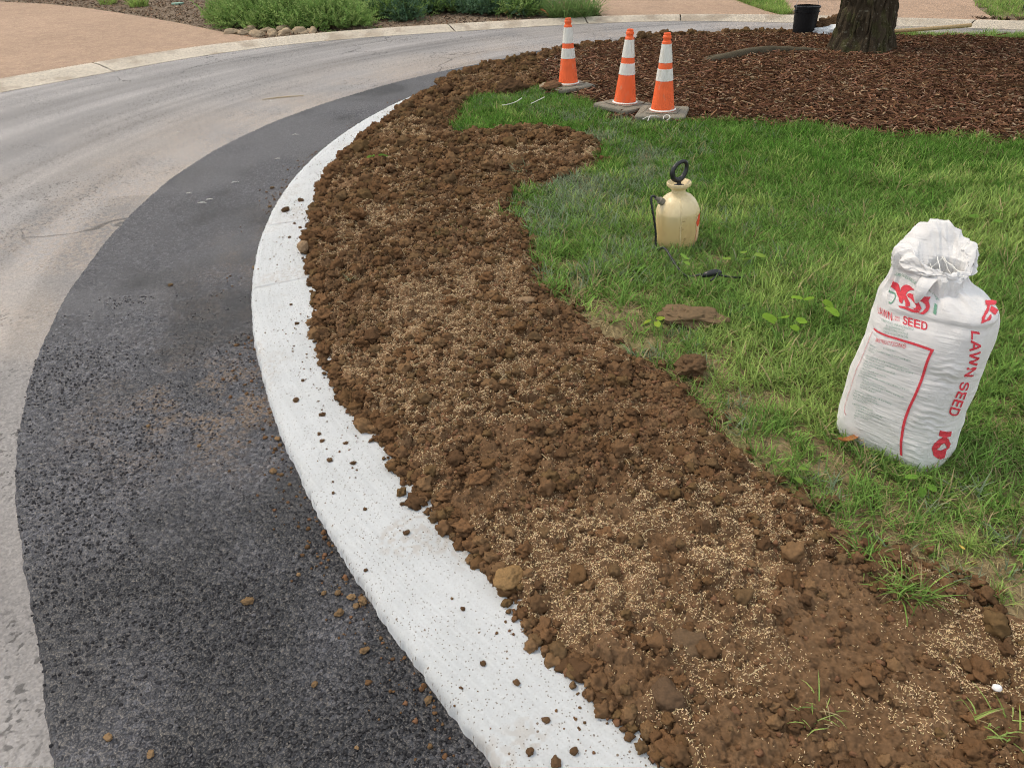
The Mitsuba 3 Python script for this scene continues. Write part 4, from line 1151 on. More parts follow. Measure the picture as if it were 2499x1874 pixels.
# ------------------------------------------------------------------ tree with its trunk, root and crown
TREE = np.array([3.87, 8.78, 0.10])
nz_, na_ = 230, 360
zz = np.r_[np.linspace(-0.08, 1.4, 170), np.linspace(1.42, 4.2, 60)]
aa = np.linspace(0, 2 * np.pi, na_, endpoint=False)
Z, A_ = np.meshgrid(zz, aa, indexing='ij')
flare = 0.075 * np.exp(-np.maximum(Z, 0) / 0.10) + 0.045 * np.exp(-np.maximum(Z, 0) / 0.55)
lobes = 1 + 0.30 * np.cos(A_ * 5 + 0.6 + 0.5 * np.sin(A_ * 2))
R = 0.250 - 0.012 * Z + flare * lobes
dx = np.stack([np.cos(A_), np.sin(A_)], -1)
wp = np.c_[(dx * 0.27).reshape(-1, 2), Z.reshape(-1, 1)]
warp = meshkit.fbm(wp * [9, 9, 3.5], 3, 5)
ridge = np.abs(2 * meshkit.noise(np.c_[wp[:, :2] * 30 + warp[:, None] * 2.4, wp[:, 2:] * 4.2 + warp[:, None]], 6) - 1)
ridge2 = np.abs(2 * meshkit.noise(np.c_[wp[:, :2] * 43, wp[:, 2:] * 9 + warp[:, None] * 3], 7) - 1)
plates = (0.075 * np.minimum(ridge, 0.50) + 0.014 * ridge2 - 0.025).reshape(Z.shape) * (1 - 0.6 * np.exp(-np.maximum(Z, 0) / 0.07))
R = R + plates + 0.02 * (meshkit.fbm(wp * [3, 3, 1.2], 2, 9).reshape(Z.shape) - 0.5)
TV = np.stack([TREE[0] + R * np.cos(A_), TREE[1] + R * np.sin(A_), TREE[2] + Z], -1)
tm = grid_mesh(TV, len(zz), na_, wrap=True)
if tm.face_normals[5000] @ (tm.triangles_center[5000] - TREE) < 0:
    tm.invert()
tag('tree', 'large tree with rough dark trunk rising from the mulch bed', 'tree')
put('tree__trunk', tm, 'bark_mat', smooth=True)
r = np.random.default_rng(12)
limbs, tips = [], []
top = TREE + [0, 0, 4.1]
for k in range(9):
    a = k * 0.7 + r.uniform(-.2, .2)
    L = r.uniform(2.0, 3.2)
    end = top + [math.cos(a) * L, math.sin(a) * L, r.uniform(0.9, 2.6)]
    mid = (top + end) / 2 + [0, 0, 0.35]
    limbs.append(tube([top - [0, 0, 0.5], top + [math.cos(a) * 0.25, math.sin(a) * 0.25, 0.2], mid, end], [0.13, 0.11, 0.07, 0.02], 8, 14))
    tips += [mid, end, (mid + end) / 2]
part('tree', 'limb', trimesh.util.concatenate(limbs), 'bark_mat', smooth=True)
labels['tree__limb'] = {'kind': 'stuff'}


def leaf_cluster(n, spread, size, pal, seed):
    r = np.random.default_rng(seed)
    c = r.normal(0, spread, (n, 3))
    d, u = r.normal(0, 1, (n, 3)), r.normal(0, 1, (n, 3))
    d /= np.linalg.norm(d, axis=1, keepdims=True)
    u = np.cross(d, u)
    u /= np.linalg.norm(u, axis=1, keepdims=True)
    s = size * r.uniform(0.7, 1.3, (n, 1))
    v = np.stack([c - d * s, c + u * s * 0.45, c + d * s, c - u * s * 0.45], 1)
    t = np.array([[0, 1, 2], [0, 2, 3]])
    col = np.array(pal) * r.uniform(0.7, 1.35, (n, 1)) * r.uniform(0.93, 1.07, (n, 3))
    return trimesh.Trimesh(v.reshape(-1, 3), (t[None] + (np.arange(n) * 4)[:, None, None]).reshape(-1, 3), process=False), np.repeat(col, 4, 0)


LC = [group(f'leaf_cluster_{k}', m_, 'leaf_vc', False, c_) for k, (m_, c_) in enumerate(leaf_cluster(90, 0.28, 0.07, [0.06, 0.12, 0.03], 700 + k) for k in range(3))]
for q in tips:
    for _ in range(13):
        p = q + r.normal(0, 0.55, 3)
        if p[2] > 3.6:
            instance('tree__crown', LC[r.integers(0, 3)], frame_mat(p, r.uniform(0, 6.28), r.uniform(0.8, 1.3)))
rt = np.array([[1.98, 8.40, 0.120], [2.20, 8.46, 0.165], [2.46, 8.55, 0.185], [2.70, 8.70, 0.190], [3.00, 8.80, 0.178], [3.30, 8.84, 0.150], [3.60, 8.82, 0.12]])
rm = tube(rt, [0.012, 0.036, 0.046, 0.046, 0.040, 0.034, 0.04], 14, 60)
v = np.array(rm.vertices)
v += 0.016 * (meshkit.fbm(v * [7, 7, 20], 3, 3) - 0.5)[:, None] * [1, 1, 1]
part('tree', 'root', trimesh.Trimesh(v, rm.faces, process=False), 'root_mat', smooth=True)
rm2 = tube([[2.02, 8.52, 0.13], [2.25, 8.62, 0.165], [2.5, 8.66, 0.17], [2.72, 8.74, 0.165]], [0.01, 0.025, 0.028, 0.02], 10, 30)
part('tree', 'root', rm2, 'root_mat', smooth=True)
labels['tree__root'] = {'label': 'grey bare surface root running through the mulch'}
scene['root_mat'] = plain(mikit.proc(lambda p, n, uv: MX([0.060, 0.050, 0.034], [0.13, 0.112, 0.075], F(p.x * 12, p.y * 30, p.z * 40, 4))), 0.9, 0.15)

# ------------------------------------------------------------------ bucket, white sack, heap of dirt and tool handle at the back of the island
scene['bucket_mat'] = quick((0.006, 0.006, 0.007), 0.5, 0.25)
bk = 'bucket'
tag(bk, 'black plastic bucket with a raised wire handle on the mulch', 'bucket')
BM = frame_mat((3.80, 10.36, 0.095), 0.3, (1, 1, 0.86), (0.0, 0.02))
put('bucket__pail', moved(lathe([(0.001, 0.0), (0.126, 0.0), (0.131, 0.006), (0.138, 0.16), (0.146, 0.36), (0.148, 0.362), (0.143, 0.362), (0.133, 0.15), (0.124, 0.02), (0.001, 0.015)], 48), BM), 'bucket_mat', smooth=35)
for z0, ro in ((0.292, 0.157), (0.345, 0.158)):
    part(bk, 'rim_band', moved(lathe([(0.140, z0), (ro, z0 + 0.002), (ro, z0 + (0.010 if z0 < .3 else 0.022)), (0.143, z0 + (0.014 if z0 < .3 else 0.026))], 48), BM), 'bucket_mat', smooth=35)
bail = [[0.158, 0, 0.30], [0.158, 0.01, 0.38], [0.12, 0.02, 0.46], [0, 0.025, 0.50], [-0.12, 0.02, 0.46], [-0.158, 0.01, 0.38], [-0.158, 0, 0.30]]
scene['wire_mat'] = quick((0.35, 0.35, 0.35), 0.4, 0.5, metallic=0.8)
part(bk, 'wire_handle', moved(tube(bail, 0.0025, 6, 40), BM), 'wire_mat', smooth=True)
for s_ in (-1, 1):
    part(bk, 'ear', moved(lathe([(0.001, -0.008), (0.02, -0.008), (0.02, 0.008), (0.001, 0.008)], 16), BM @ frame_mat((0.155 * s_, 0, 0.30), 0, 1, (0, math.pi / 2))), 'bucket_mat', smooth=35)
scene['white_plastic'] = quick((0.68, 0.71, 0.72), 0.4, 0.4)
m = lump(31, 4, 0.30, (0.21, 0.12, 0.075), 1.6)
put('plastic_sack', moved(m, frame_mat((4.10, 10.22, 0.125), -0.25)), 'white_plastic', smooth=True)
tag('plastic_sack', 'crumpled white plastic sack lying beside the black bucket', 'sack')
m = lump(33, 4, 0.42, (0.19, 0.15, 0.13), 2.2)
put('dirt_heap', moved(m, frame_mat((4.14, 10.40, 0.14), 0.2)), 'soil_mat', smooth=True)
tag('dirt_heap', 'small dark heap of soil behind the white plastic sack', 'soil')
th = 'tool_handle'
tag(th, 'pale wooden tool handle lying on the mulch behind the trunk', 'tool')
scene['wood_mat'] = plain(mikit.proc(lambda p, n, uv: MX([0.42, 0.29, 0.14], [0.52, 0.38, 0.20], N(p.x * 4, p.y * 90, p.z * 90))), 0.5, 0.3)
put('tool_handle__shaft', tube([[4.58, 9.70, 0.180], [5.0, 9.70, 0.190], [5.52, 9.72, 0.205]], [0.021, 0.021, 0.022], 12, 12), 'wood_mat', smooth=35)
put('tool_handle__ferrule', tube([[4.30, 9.70, 0.176], [4.58, 9.70, 0.180]], [0.025, 0.023], 12), 'wire_mat', smooth=35)

# ------------------------------------------------------------------ planted bed across the street
def sprays(n, seed, cols, length=0.16, leaf=0.030):
    r = np.random.default_rng(seed)
    vs, cs = [], []
    for i in range(n):
        a, tilt = r.uniform(0, 2 * np.pi), r.uniform(0.5, 1.5)
        d = np.array([math.cos(a) * math.sin(tilt), math.sin(a) * math.sin(tilt), math.cos(tilt)])
        L = length * r.uniform(0.6, 1.2)
        o = r.normal(0, 0.05, 3) * [1, 1, 0.4]
        base = np.array(cols[r.integers(0, len(cols))]) * r.uniform(0.75, 1.3)
        for t in np.linspace(0.15, 1, 9):
            for s_ in (-1, 1):
                q = o + d * L * t
                w = np.cross(d, r.normal(0, 1, 3))
                w /= np.linalg.norm(w) + 1e-9
                tip = q + (w * 0.8 + d * 0.75) * leaf * r.uniform(0.7, 1.2) * (1.15 - 0.5 * t)
                sd_ = np.cross(tip - q, r.normal(0, 1, 3))
                sd_ /= np.linalg.norm(sd_) + 1e-9
                vs.append([q - sd_ * leaf * 0.16, q + sd_ * leaf * 0.16, tip])
                cs.append(np.tile(base * r.uniform(0.85, 1.15), (3, 1)))
    v = np.array(vs).reshape(-1, 3)
    return trimesh.Trimesh(v, np.arange(len(v)).reshape(-1, 3), process=False), np.vstack(cs)


BRIGHT = [[0.22, 0.35, 0.10], [0.17, 0.28, 0.08], [0.30, 0.41, 0.14]]
BLUE = [[0.10, 0.19, 0.11], [0.14, 0.23, 0.14], [0.09, 0.16, 0.07]]
DARK = [[0.030, 0.060, 0.022], [0.040, 0.075, 0.028]]
SPRAY = {n_: [group(f'spray_{n_}_{k}', m_, 'leaf_vc', False, c_) for k, (m_, c_) in enumerate(sprays(16, 800 + 20 * j + k, pal_, ln_, lf_) for k in range(3))]
         for j, (n_, pal_, ln_, lf_) in enumerate((('bright', BRIGHT, 0.24, 0.045), ('blue', BLUE, 0.22, 0.044), ('dark', DARK, 0.30, 0.07)))}
scene['twig_mat'] = quick((0.10, 0.065, 0.04), 0.9)


def shrub(name, label, cat, poly, height, kind, n, seed, grp=None, mix=None):
    key = new_key(name)
    tag(key, label, cat, grp)
    r = np.random.default_rng(seed)
    p = scatter(zone(poly), n, seed)
    e = shapely.distance(shapely.points(p), zone(poly).exterior)
    hump = 0.55 + 0.9 * (meshkit.fbm(np.c_[p * 2.6, p[:, :1] * 0], 3, seed) - 0.25)
    h = height * np.clip(e / 0.35, 0.12, 1) ** 0.6 * hump
    for q, hh in zip(p, h):
        k_ = mix if mix and r.random() < 0.3 else kind
        instance(key + '__foliage', SPRAY[k_][r.integers(0, 3)], frame_mat((q[0], q[1], 0.05 + hh * r.uniform(0.45, 1.0) ** 0.7), r.uniform(0, 6.28), r.uniform(0.8, 1.3), (r.normal(0, .3), r.normal(0, .3))))
    c = np.array(zone(poly).centroid.coords[0])
    st = [tube([[*c, 0.04], [*(c + (q - c) * 0.5), 0.05 + 0.55 * hh], [*q, 0.05 + 0.75 * hh]], [0.014, 0.010, 0.004], 5, 8) for q, hh in list(zip(p, h))[:26]]
    put(key + '__stem', trimesh.util.concatenate(st), 'twig_mat', smooth=True)
    labels[key + '__stem'] = {'kind': 'stuff'}
    return key


JG = 'low evergreen shrubs in the planted bed'
shrub('juniper_shrub', 'wide bright green juniper spreading behind the tan stones', 'shrub', [[-4.85, 14.5], [-4.35, 13.65], [-3.75, 13.25], [-3.2, 12.98], [-2.6, 12.80], [-2.0, 12.95], [-2.2, 13.7], [-2.6, 14.6], [-3.4, 15.9], [-4.6, 16.0]], 0.42, 'bright', 620, 5, JG)
shrub('juniper_shrub', 'blue green juniper between the bright juniper and the first white stake', 'shrub', [[-2.5, 14.6], [-2.0, 13.95], [-1.6, 13.55], [-1.25, 13.5], [-1.3, 14.0], [-1.5, 14.7], [-2.0, 15.3]], 0.38, 'blue', 210, 7, JG, 'bright')
shrub('juniper_shrub', 'dark blue green juniper between the two white stakes', 'shrub', [[-1.9, 15.1], [-1.35, 14.45], [-0.8, 14.15], [-0.45, 14.0], [-0.45, 14.5], [-0.8, 15.4], [-1.5, 15.9]], 0.42, 'blue', 230, 9, JG, 'bright')
shrub('juniper_shrub', 'dark juniper round the second white stake, nearer the ornamental grass', 'shrub', [[-0.5, 14.7], [-0.35, 13.95], [0.0, 13.6], [0.2, 13.9], [0.2, 14.8], [-0.2, 15.2]], 0.42, 'blue', 150, 11, JG)
shrub('juniper_shrub', 'light green juniper with orange brown dead twigs beside bare ground', 'shrub', [[0.1, 14.8], [0.1, 13.75], [0.3, 13.38], [0.6, 13.42], [0.72, 13.9], [0.7, 14.8]], 0.42, 'bright', 150, 13, JG, 'blue')
dead = [tube([[x0, y0, 0.10], [x0 + 0.10, y0 - 0.14, 0.16], [x0 + 0.2, y0 - 0.3, 0.09]], [0.012, 0.016, 0.004], 6, 8) for x0, y0 in ((0.35, 13.9), (0.5, 13.75), (0.15, 13.65), (0.62, 13.55))]
scene['dead_mat'] = twosided(quick((0.42, 0.17, 0.07), 0.9))
put('juniper_shrub_004__dead_twig', trimesh.util.concatenate(dead), 'dead_mat', smooth=True)
labels['juniper_shrub_004__dead_twig'] = {'label': 'orange brown dead twigs'}
labels['juniper_shrub_004__dead_twig']['kind'] = 'stuff'
for poly_, lab in (([[-3.3, 17.6], [-2.2, 16.9], [-1.2, 16.9], [-1.0, 18.4], [-3.0, 19.0]], 'dark evergreen bush at the top edge behind the bright juniper'),
                   ([[-11.6, 21.4], [-9.0, 19.9], [-7.8, 19.6], [-7.6, 21.0], [-10.5, 23.0]], 'dark evergreen bush at the top edge behind the green lid'),
                   ([[-5.9, 18.6], [-4.6, 17.4], [-3.7, 17.2], [-3.8, 19.0], [-5.4, 20.0]], 'dark evergreen bush behind the wide juniper and the tufts')):
    shrub('evergreen_bush', lab, 'bush', poly_, 1.3, 'dark', 170, int(abs(poly_[0][0] * 10)), 'dark bushes at the back of the bed')


def clump(name, label, cat, c, rad, n, lmin, lmax, width, pal, seed, lean=0.35):
    key = new_key(name)
    tag(key, label, cat)
    m_, c_ = blades(n, rad, lmin, lmax, width, lean, pal, seed, 0.04)
    put(key, moved(m_, frame_mat(c, 0.0)), 'leaf_vc', color=c_)
    return key


PAL['reed'] = ([0.16, 0.25, 0.085], 0.3)
clump('ornamental_grass', 'mounded clump of pale green ornamental grass at the driveway corner', 'ornamental grass', (1.20, 13.42, 0.06), 0.40, 900, 0.22, 0.50, 0.013, 'reed', 41, 0.7)
clump('lily_tuft', 'strappy bright green tuft in the litter near the green lid', 'plant', (-7.35, 17.85, 0.06), 0.20, 110, 0.22, 0.42, 0.02, 'lime', 42, 0.6)
clump('lily_tuft', 'smaller strappy tuft left of the first, farther from the lid', 'plant', (-8.3, 18.6, 0.06), 0.16, 70, 0.2, 0.36, 0.02, 'lime', 43, 0.6)
put('valve_lid', moved(lathe([(0.125, -0.02), (0.125, 0.025), (0.118, 0.034), (0.05, 0.040), (0.0005, 0.041)], 36), frame_mat((-6.6, 17.98, 0.05))), 'lid_mat', smooth=35)
scene['lid_mat'] = quick((0.16, 0.27, 0.20), 0.5)
tag('valve_lid', 'round pale green valve lid set in the leaf litter', 'lid')
for x, y, lab in ((-1.84, 14.85, 'thin white marker stake beside the blue green juniper'), (-0.20, 14.45, 'thin white marker stake in the dark juniper nearer the ornamental grass')):
    k = new_key('marker_stake')
    put(k, moved(slab(shapely.box(-0.016, -0.004, 0.016, 0.004), 0, 0.55, 0.001), frame_mat((x, y, 0.04), 0.3, 1, (0.02, 0.03))), 'white_plastic')
    tag(k, lab, 'stake')
scene['stone_mat'] = bump({'type': 'diffuse', 'reflectance': VC}, soil_relief, 0.003, 2e-3)
STL = ['rounded tan stone at the tip of the driveway, first of the row', 'large tan stone second from the driveway', 'small stone tucked behind the second tan stone', 'tall rounded tan stone under the juniper edge', 'low tan stone against the curb, middle of the row', 'flat pale stone pieces in the middle of the row', 'tan stone right of the flat pale stone', 'dull brown stone at the far end of the row, under juniper', 'tan stone at the back of the row beneath juniper', 'brown stone last in the row from the driveway']
for k, (x, y, rr_) in enumerate([(-4.02, 12.98, .11), (-3.80, 12.88, .13), (-3.78, 13.16, .10), (-3.55, 12.98, .125), (-3.58, 12.66, .12), (-3.36, 12.68, .10), (-3.18, 12.68, .115), (-2.98, 12.76, .10), (-3.26, 12.98, .11), (-2.80, 12.78, .085)]):
    kk = new_key('border_stone')
    m_ = lump(40 + k, 3, 0.38, (1.2, 0.85, 0.70), 0.9)
    tone = np.array([0.40, 0.315, 0.215]) * random.uniform(0.75, 1.15)
    put(kk, moved(m_, frame_mat((x + random.uniform(-.04, .04), y + random.uniform(-.05, .05), 0.07), random.uniform(0, 6), rr_ * random.uniform(0.65, 1.15), (random.uniform(-.3, .3), random.uniform(-.3, .3)))), 'stone_mat', True, np.tile(tone, (len(m_.vertices), 1)) * rng.uniform(0.92, 1.08, (len(m_.vertices), 1)))
    tag(kk, STL[k], 'stone', 'tan border stones at the driveway tip')
put('post', moved(slab(shapely.box(-0.05, -0.05, 0.05, 0.05), 0, 1.1, 0.006), frame_mat((7.42, 11.75, 0.04))), 'post_mat')
scene['post_mat'] = quick((0.02, 0.03, 0.02), 0.6)
tag('post', 'dark square post in the far lawn at the picture edge', 'post')

# leaf litter over the bed
ll = scatter(shapely.box(-11.5, 12.3, 1.9, 22).difference(DRIVE_A).difference(DRIVE_B).difference(far_in.buffer(0.02)), 15000, 31)
ll = ll[rng.random(len(ll)) < np.clip(1.25 - (ll[:, 1] - 12.5) * 0.06, 0.4, 1)]
LT = []
for k in range(6):
    m_ = trimesh.creation.box((0.055, 0.022, 0.004))
    v = np.array(m_.vertices)
    v[:, 1] *= np.where(v[:, 0] > 0, 0.4, 1.0)
    v[:, 2] += 0.010 * np.sign(v[:, 0]) * (k % 2)
    tone = [[0.10, 0.07, 0.048], [0.16, 0.115, 0.08], [0.24, 0.18, 0.125], [0.33, 0.26, 0.18], [0.07, 0.05, 0.035], [0.28, 0.17, 0.11]][k]
    LT.append(group(f'litter_piece_{k}', trimesh.Trimesh(v, m_.faces, process=False), 'matte_vc', False, np.tile(tone, (len(v), 1))))
for q in ll:
    instance('leaf_litter', LT[rng.integers(0, 6)], frame_mat((q[0], q[1], 0.058 + 0.01 * rng.random()), rng.uniform(0, 6.28), rng.uniform(0.5, 1.3), (rng.normal(0, .4), rng.normal(0, .4))))
edge_l = np.c_[rng.uniform(6.4, 9, 240), rng.uniform(0, 1, 240)]
for x, u in edge_l:
    y = float(np.interp(x, back[:, 0][back[:, 0].argsort()], back[:, 1][back[:, 0].argsort()])) + 0.05 + 0.22 * u
    instance('leaf_litter', LT[rng.integers(0, 6)], frame_mat((x, y, 0.075), rng.uniform(0, 6.28), rng.uniform(0.8, 1.7), (rng.normal(0, .5), rng.normal(0, .5))))
tag('leaf_litter', 'dry leaf and bark litter over the planted bed', kind='stuff')

# ------------------------------------------------------------------ small things on the island and the kerb
def tinted(mesh, tone, var=0.10):
    return np.tile(np.asarray(tone, float), (len(mesh.vertices), 1)) * rng.uniform(1 - var, 1 + var, (len(mesh.vertices), 1))


def rock(name, label, cat, loc, size, tone, seed, yaw=0.0, tilt=(0, 0), sub=4, rough=0.3, grp=None, mat='stone_mat'):
    key = new_key(name)
    m_ = lump(seed, sub, rough, size, 1.4)
    put(key, moved(m_, frame_mat(loc, yaw, 1.0, tilt)), mat, True, tinted(m_, tone))
    tag(key, label, cat, grp)
    return key


rock('rock', 'brown rock resting on the base corner of the far cone', 'rock', (0.492, 7.42, 0.185), (0.088, 0.062, 0.042), [0.165, 0.095, 0.055], 71, 0.2)
rock('rock', 'pale tan rock half hidden beside the brown rock by the far cone', 'rock', (0.42, 7.50, 0.16), (0.055, 0.05, 0.045), [0.34, 0.27, 0.19], 72)
rock('soil_clump', 'dark brown soil clump at the top of the grass tongue', 'soil', (0.10, 7.48, 0.15), (0.13, 0.10, 0.085), [0.085, 0.052, 0.030], 73, 0.3, rough=0.45, mat='clod_mat')
rock('stone_slab', 'long flat brown stone lying in the lawn', 'stone', (0.765, 2.835, 0.158), (0.118, 0.060, 0.036), [0.165, 0.115, 0.068], 74, -0.24, (0.10, 0.06), rough=0.42, mat='clod_mat')
rock('soil_clump', 'crusty brown soil clump in the thin grass below the flat stone', 'soil', (0.668, 2.45, 0.148), (0.055, 0.045, 0.040), [0.12, 0.075, 0.042], 75, rough=0.5, mat='clod_mat')
rock('pebble', 'small white pebble on the soil near the lower corner', 'pebble', (1.018, 1.046, 0.160), (0.010, 0.0085, 0.0075), [0.74, 0.73, 0.71], 76, sub=3, rough=0.15)
rock('stone', 'orange tan stone at the inner edge of the white curb', 'stone', (-0.030, 1.478, 0.105), (0.042, 0.033, 0.028), [0.24, 0.15, 0.07], 77, 0.5, rough=0.28)
rock('stone', 'flat grey brown stone showing in the soil by the lower curb', 'stone', (0.395, 1.235, 0.105), (0.055, 0.042, 0.028), [0.125, 0.083, 0.050], 78, 0.3, (0.1, -0.1), rough=0.2)
rock('stone', 'small flat brown stone in the soil beside the lawn edge', 'stone', (0.075, 3.05, 0.160), (0.036, 0.028, 0.014), [0.24, 0.165, 0.10], 79, 0.2, rough=0.2)
rock('stone', 'tan stone wedged between curb and soil, next to the joint', 'stone', (-1.085, 3.93, 0.110), (0.030, 0.045, 0.03), [0.26, 0.18, 0.11], 80, 0.2, rough=0.2)
rock('stone', 'dark wet looking stone among large clods at the lower curb edge', 'stone', (0.315, 1.085, 0.115), (0.034, 0.040, 0.036), [0.105, 0.068, 0.042], 84, 0.4, rough=0.25)

# clods one can tell apart: on the kerb, on the asphalt, and the large ones in the soil
CK = [(-1.349, 4.654, .026), (-1.292, 4.82, .020), (-0.956, 3.859, .010), (-0.82, 2.472, .013), (-0.823, 2.612, .008), (-0.625, 2.087, .011), (-0.689, 2.243, .008), (-0.583, 2.175, .008), (-0.584, 1.92, .006), (-0.67, 2.2, .009), (-0.082, 1.541, .010),
      (-0.434, 1.579, .006), (0.044, 1.078, .009), (0.004, 1.007, .011), (0.058, 0.978, .013), (-0.355, 1.839, .008), (-0.275, 1.934, .008), (-0.155, 1.413, .007), (-0.95, 3.10, .010), (-1.02, 3.30, .008), (-1.16, 4.25, .014), (-1.19, 4.32, .011), (-1.22, 4.18, .010), (-1.24, 4.40, .009),
      (-0.70, 2.36, .012), (-0.64, 2.42, .009), (-0.33, 1.71, .010), (-0.47, 1.83, .007), (-0.02, 1.18, .009), (-0.10, 1.24, .008), (0.10, 1.00, .010), (-0.54, 2.06, .010)]
for x, y, rr_ in CK:
    k = new_key('soil_clod')
    m_ = lump(int(abs(x * 900)) % 97 + 1, 3, 0.36, (1.15, 0.9, 0.7), 1.6)
    q = np.array([[x, y]])
    t = float(inside_by(q)[0])
    z = float(np.interp(t, PROFILE[1:-1, 0], PROFILE[1:-1, 1]))
    put(k, moved(m_, frame_mat((x, y, z + rr_ * 0.35), rng.uniform(0, 6), rr_ * 0.85)), 'clod_mat', True, tinted(m_, np.array([0.105, 0.064, 0.036]) * rng.uniform(0.8, 1.2)))
    tag(k, 'loose brown soil clod lying on the white curb', 'clod', 'clods scattered on the white curb')
CR = [(-0.831, 2.109, .014), (-0.70, 2.03, .010), (-0.762, 1.523, .016), (-0.498, 1.467, .013), (-0.411, 1.339, .012), (-0.513, 1.542, .010), (-0.553, 1.545, .008), (-0.521, 1.244, .009), (-0.981, 1.122, .011), (-0.865, 1.075, .010), (-0.391, 1.068, .006), (-0.235, 1.185, .011),
      (-0.471, 1.523, .012), (-0.438, 1.506, .015), (-1.139, 2.278, .008), (-1.377, 2.421, .008), (-0.455, 1.49, .010), (-0.64, 1.62, .007), (-1.52, 4.9, .012), (-1.30, 3.86, .014), (-1.36, 3.9, .012), (-1.75, 3.72, .012), (-1.22, 3.42, .014), (-1.60, 5.3, .014), (-0.86, 2.30, .012)]
for x, y, rr_ in CR:
    k = new_key('soil_clod')
    m_ = lump(int(abs(x * 700 + y * 90)) % 89 + 1, 3, 0.38, (1.15, 0.9, 0.7), 1.6)
    put(k, moved(m_, frame_mat((x, y, 0.009 + rr_ * 0.34), rng.uniform(0, 6), rr_ * 0.85)), 'clod_mat', True, tinted(m_, np.array([0.19, 0.125, 0.068]) * rng.uniform(0.8, 1.25)))
    tag(k, 'loose tan soil clod lying on the dark new asphalt', 'clod', 'clods scattered on the new asphalt')
big = []
for _ in range(60):
    u = rng.random()
    i = int(u * (len(line) - 1))
    big.append((line[i] + [rng.uniform(0.005, 0.06), rng.uniform(-0.01, 0.04)], rng.uniform(0.020, 0.036) * float(np.clip(line[i][1] / 3, 0.9, 1.7)), True))
for q in scatter(SOIL.buffer(-0.08).intersection(shapely.box(-1.2, 0.7, 1.3, 6)), 75, 91):
    big.append((q, rng.uniform(0.018, 0.034) * float(np.clip(q[1] / 3, 0.9, 1.5)), False))
for q, rr_, at_edge in big:
    k = new_key('soil_clod')
    m_ = lump(rng.integers(1, 95), 3, 0.60, (1.1, 0.9, 0.78), 2.1)
    z = float(soil_top(q)[0][0])
    put(k, moved(m_, frame_mat((q[0], q[1], max(z, 0.08) + rr_ * (0.10 if not at_edge else 0.25)), rng.uniform(0, 6), rr_)), 'clod_mat', True, tinted(m_, np.array([0.138, 0.077, 0.039]) * rng.uniform(0.75, 1.25)))
    tag(k, 'large dark soil clod heaped along the inner edge of the white curb' if at_edge else 'large brown soil clod half sunk in the seeded strip', 'clod', 'large clods along the curb edge' if at_edge else 'large clods within the seeded strip')


# broad leaved weeds
def heart_leaf(size, tone, seed):
    r = np.random.default_rng(seed)
    t = np.linspace(0, np.pi, 11)
    half = 0.60 * np.sin(t) ** 0.75 * (1 - 0.30 * t / np.pi) * np.where(t < 0.5, 1, 1)
    x = 0.5 - 0.55 * np.cos(t)
    rows_ = []
    for s_ in (-1, -0.5, 0, 0.5, 1):
        back_lobe = -0.14 * abs(s_) * np.exp(-((t - 0.5) / 0.5) ** 2)
        rows_.append(np.c_[x + back_lobe, half * s_, 0.16 * abs(s_) * half - 0.12 * (x - 0.4) ** 2 + 0.02 * r.normal(0, 1, len(t)) * abs(s_)])
    m_ = grid_mesh(np.array(rows_) * size, 5, 11)
    return m_, tinted(m_, np.array(tone) * r.uniform(0.85, 1.2), 0.05)


LIME = [0.20, 0.34, 0.045]


def weed(label, loc, leaves, height, seed, tone=LIME):
    key = new_key('weed_plant')
    tag(key, label, 'weed')
    r = np.random.default_rng(seed)
    stems = []
    for a, d_, size in leaves:
        tip = np.array(loc) + [math.cos(a) * d_ * 1.2, math.sin(a) * d_ * 1.2, height * 1.0 * r.uniform(0.75, 1.15)]
        m_, c_ = heart_leaf(size * 1.2, tone, int(abs(seed + 10 * a + 100 * d_)))
        part(key, 'leaf', moved(m_, frame_mat(tip, a + r.uniform(-.5, .5), 1.0, (r.normal(0, .25), r.normal(0.20, .25)))), 'leaf_vc', True, c_)
        stems.append(tube([np.array(loc), (np.array(loc) + tip) / 2 + [0, 0, 0.015], tip], 0.0012, 5, 6))
    put(key + '__stem', trimesh.util.concatenate(stems), 'stem_mat', smooth=True)
    labels[key + '__stem'] = {'kind': 'stuff'}


scene['stem_mat'] = twosided(quick((0.17, 0.24, 0.06), 0.7))
weed('lime green heart leaved weed nearest the sack, in two leaf pairs', (1.245, 2.80, 0.13), [(2.6, .050, .034), (1.9, .030, .038), (-0.3, .022, .034), (-1.1, .045, .046)], 0.095, 1)
weed('lime green weed with a pale stem, between flat stone and sack', (1.085, 2.66, 0.13), [(2.8, .042, .042), (1.6, .02, .034), (0.2, .038, .032), (-1.4, .03, .026)], 0.085, 2)
weed('pale green seedling beside the sprayer wand', (1.07, 3.30, 0.135), [(2.9, .035, .030), (0.3, .022, .034), (0.0, .062, .034), (1.0, .05, .026)], 0.08, 3, [0.24, 0.36, 0.07])
weed('single pale leaf seedling where the sprayer hose meets the grass', (0.80, 3.285, 0.13), [(0.9, .012, .040), (-1.0, .02, .022)], 0.085, 4, [0.22, 0.37, 0.07])
weed('weed with roundish leaves in the deep grass behind the sack', (2.36, 3.60, 0.165), [(0.2, .05, .045), (2.6, .03, .030), (-1.2, .04, .03)], 0.085, 5, [0.14, 0.27, 0.05])
weed('small green seedling alone on the soil strip near the curb', (-0.885, 5.40, 0.115), [(0.3, .03, .050), (2.4, .02, .045), (1.3, .03, .04), (-0.8, .025, .035)], 0.055, 6, [0.16, 0.30, 0.06])
weed('yellow green seedling in the lawn just left of the flat stone', (0.585, 2.76, 0.135), [(0.4, .016, .026), (2.5, .018, .024), (-1.4, .015, .022)], 0.05, 7, [0.26, 0.36, 0.05])
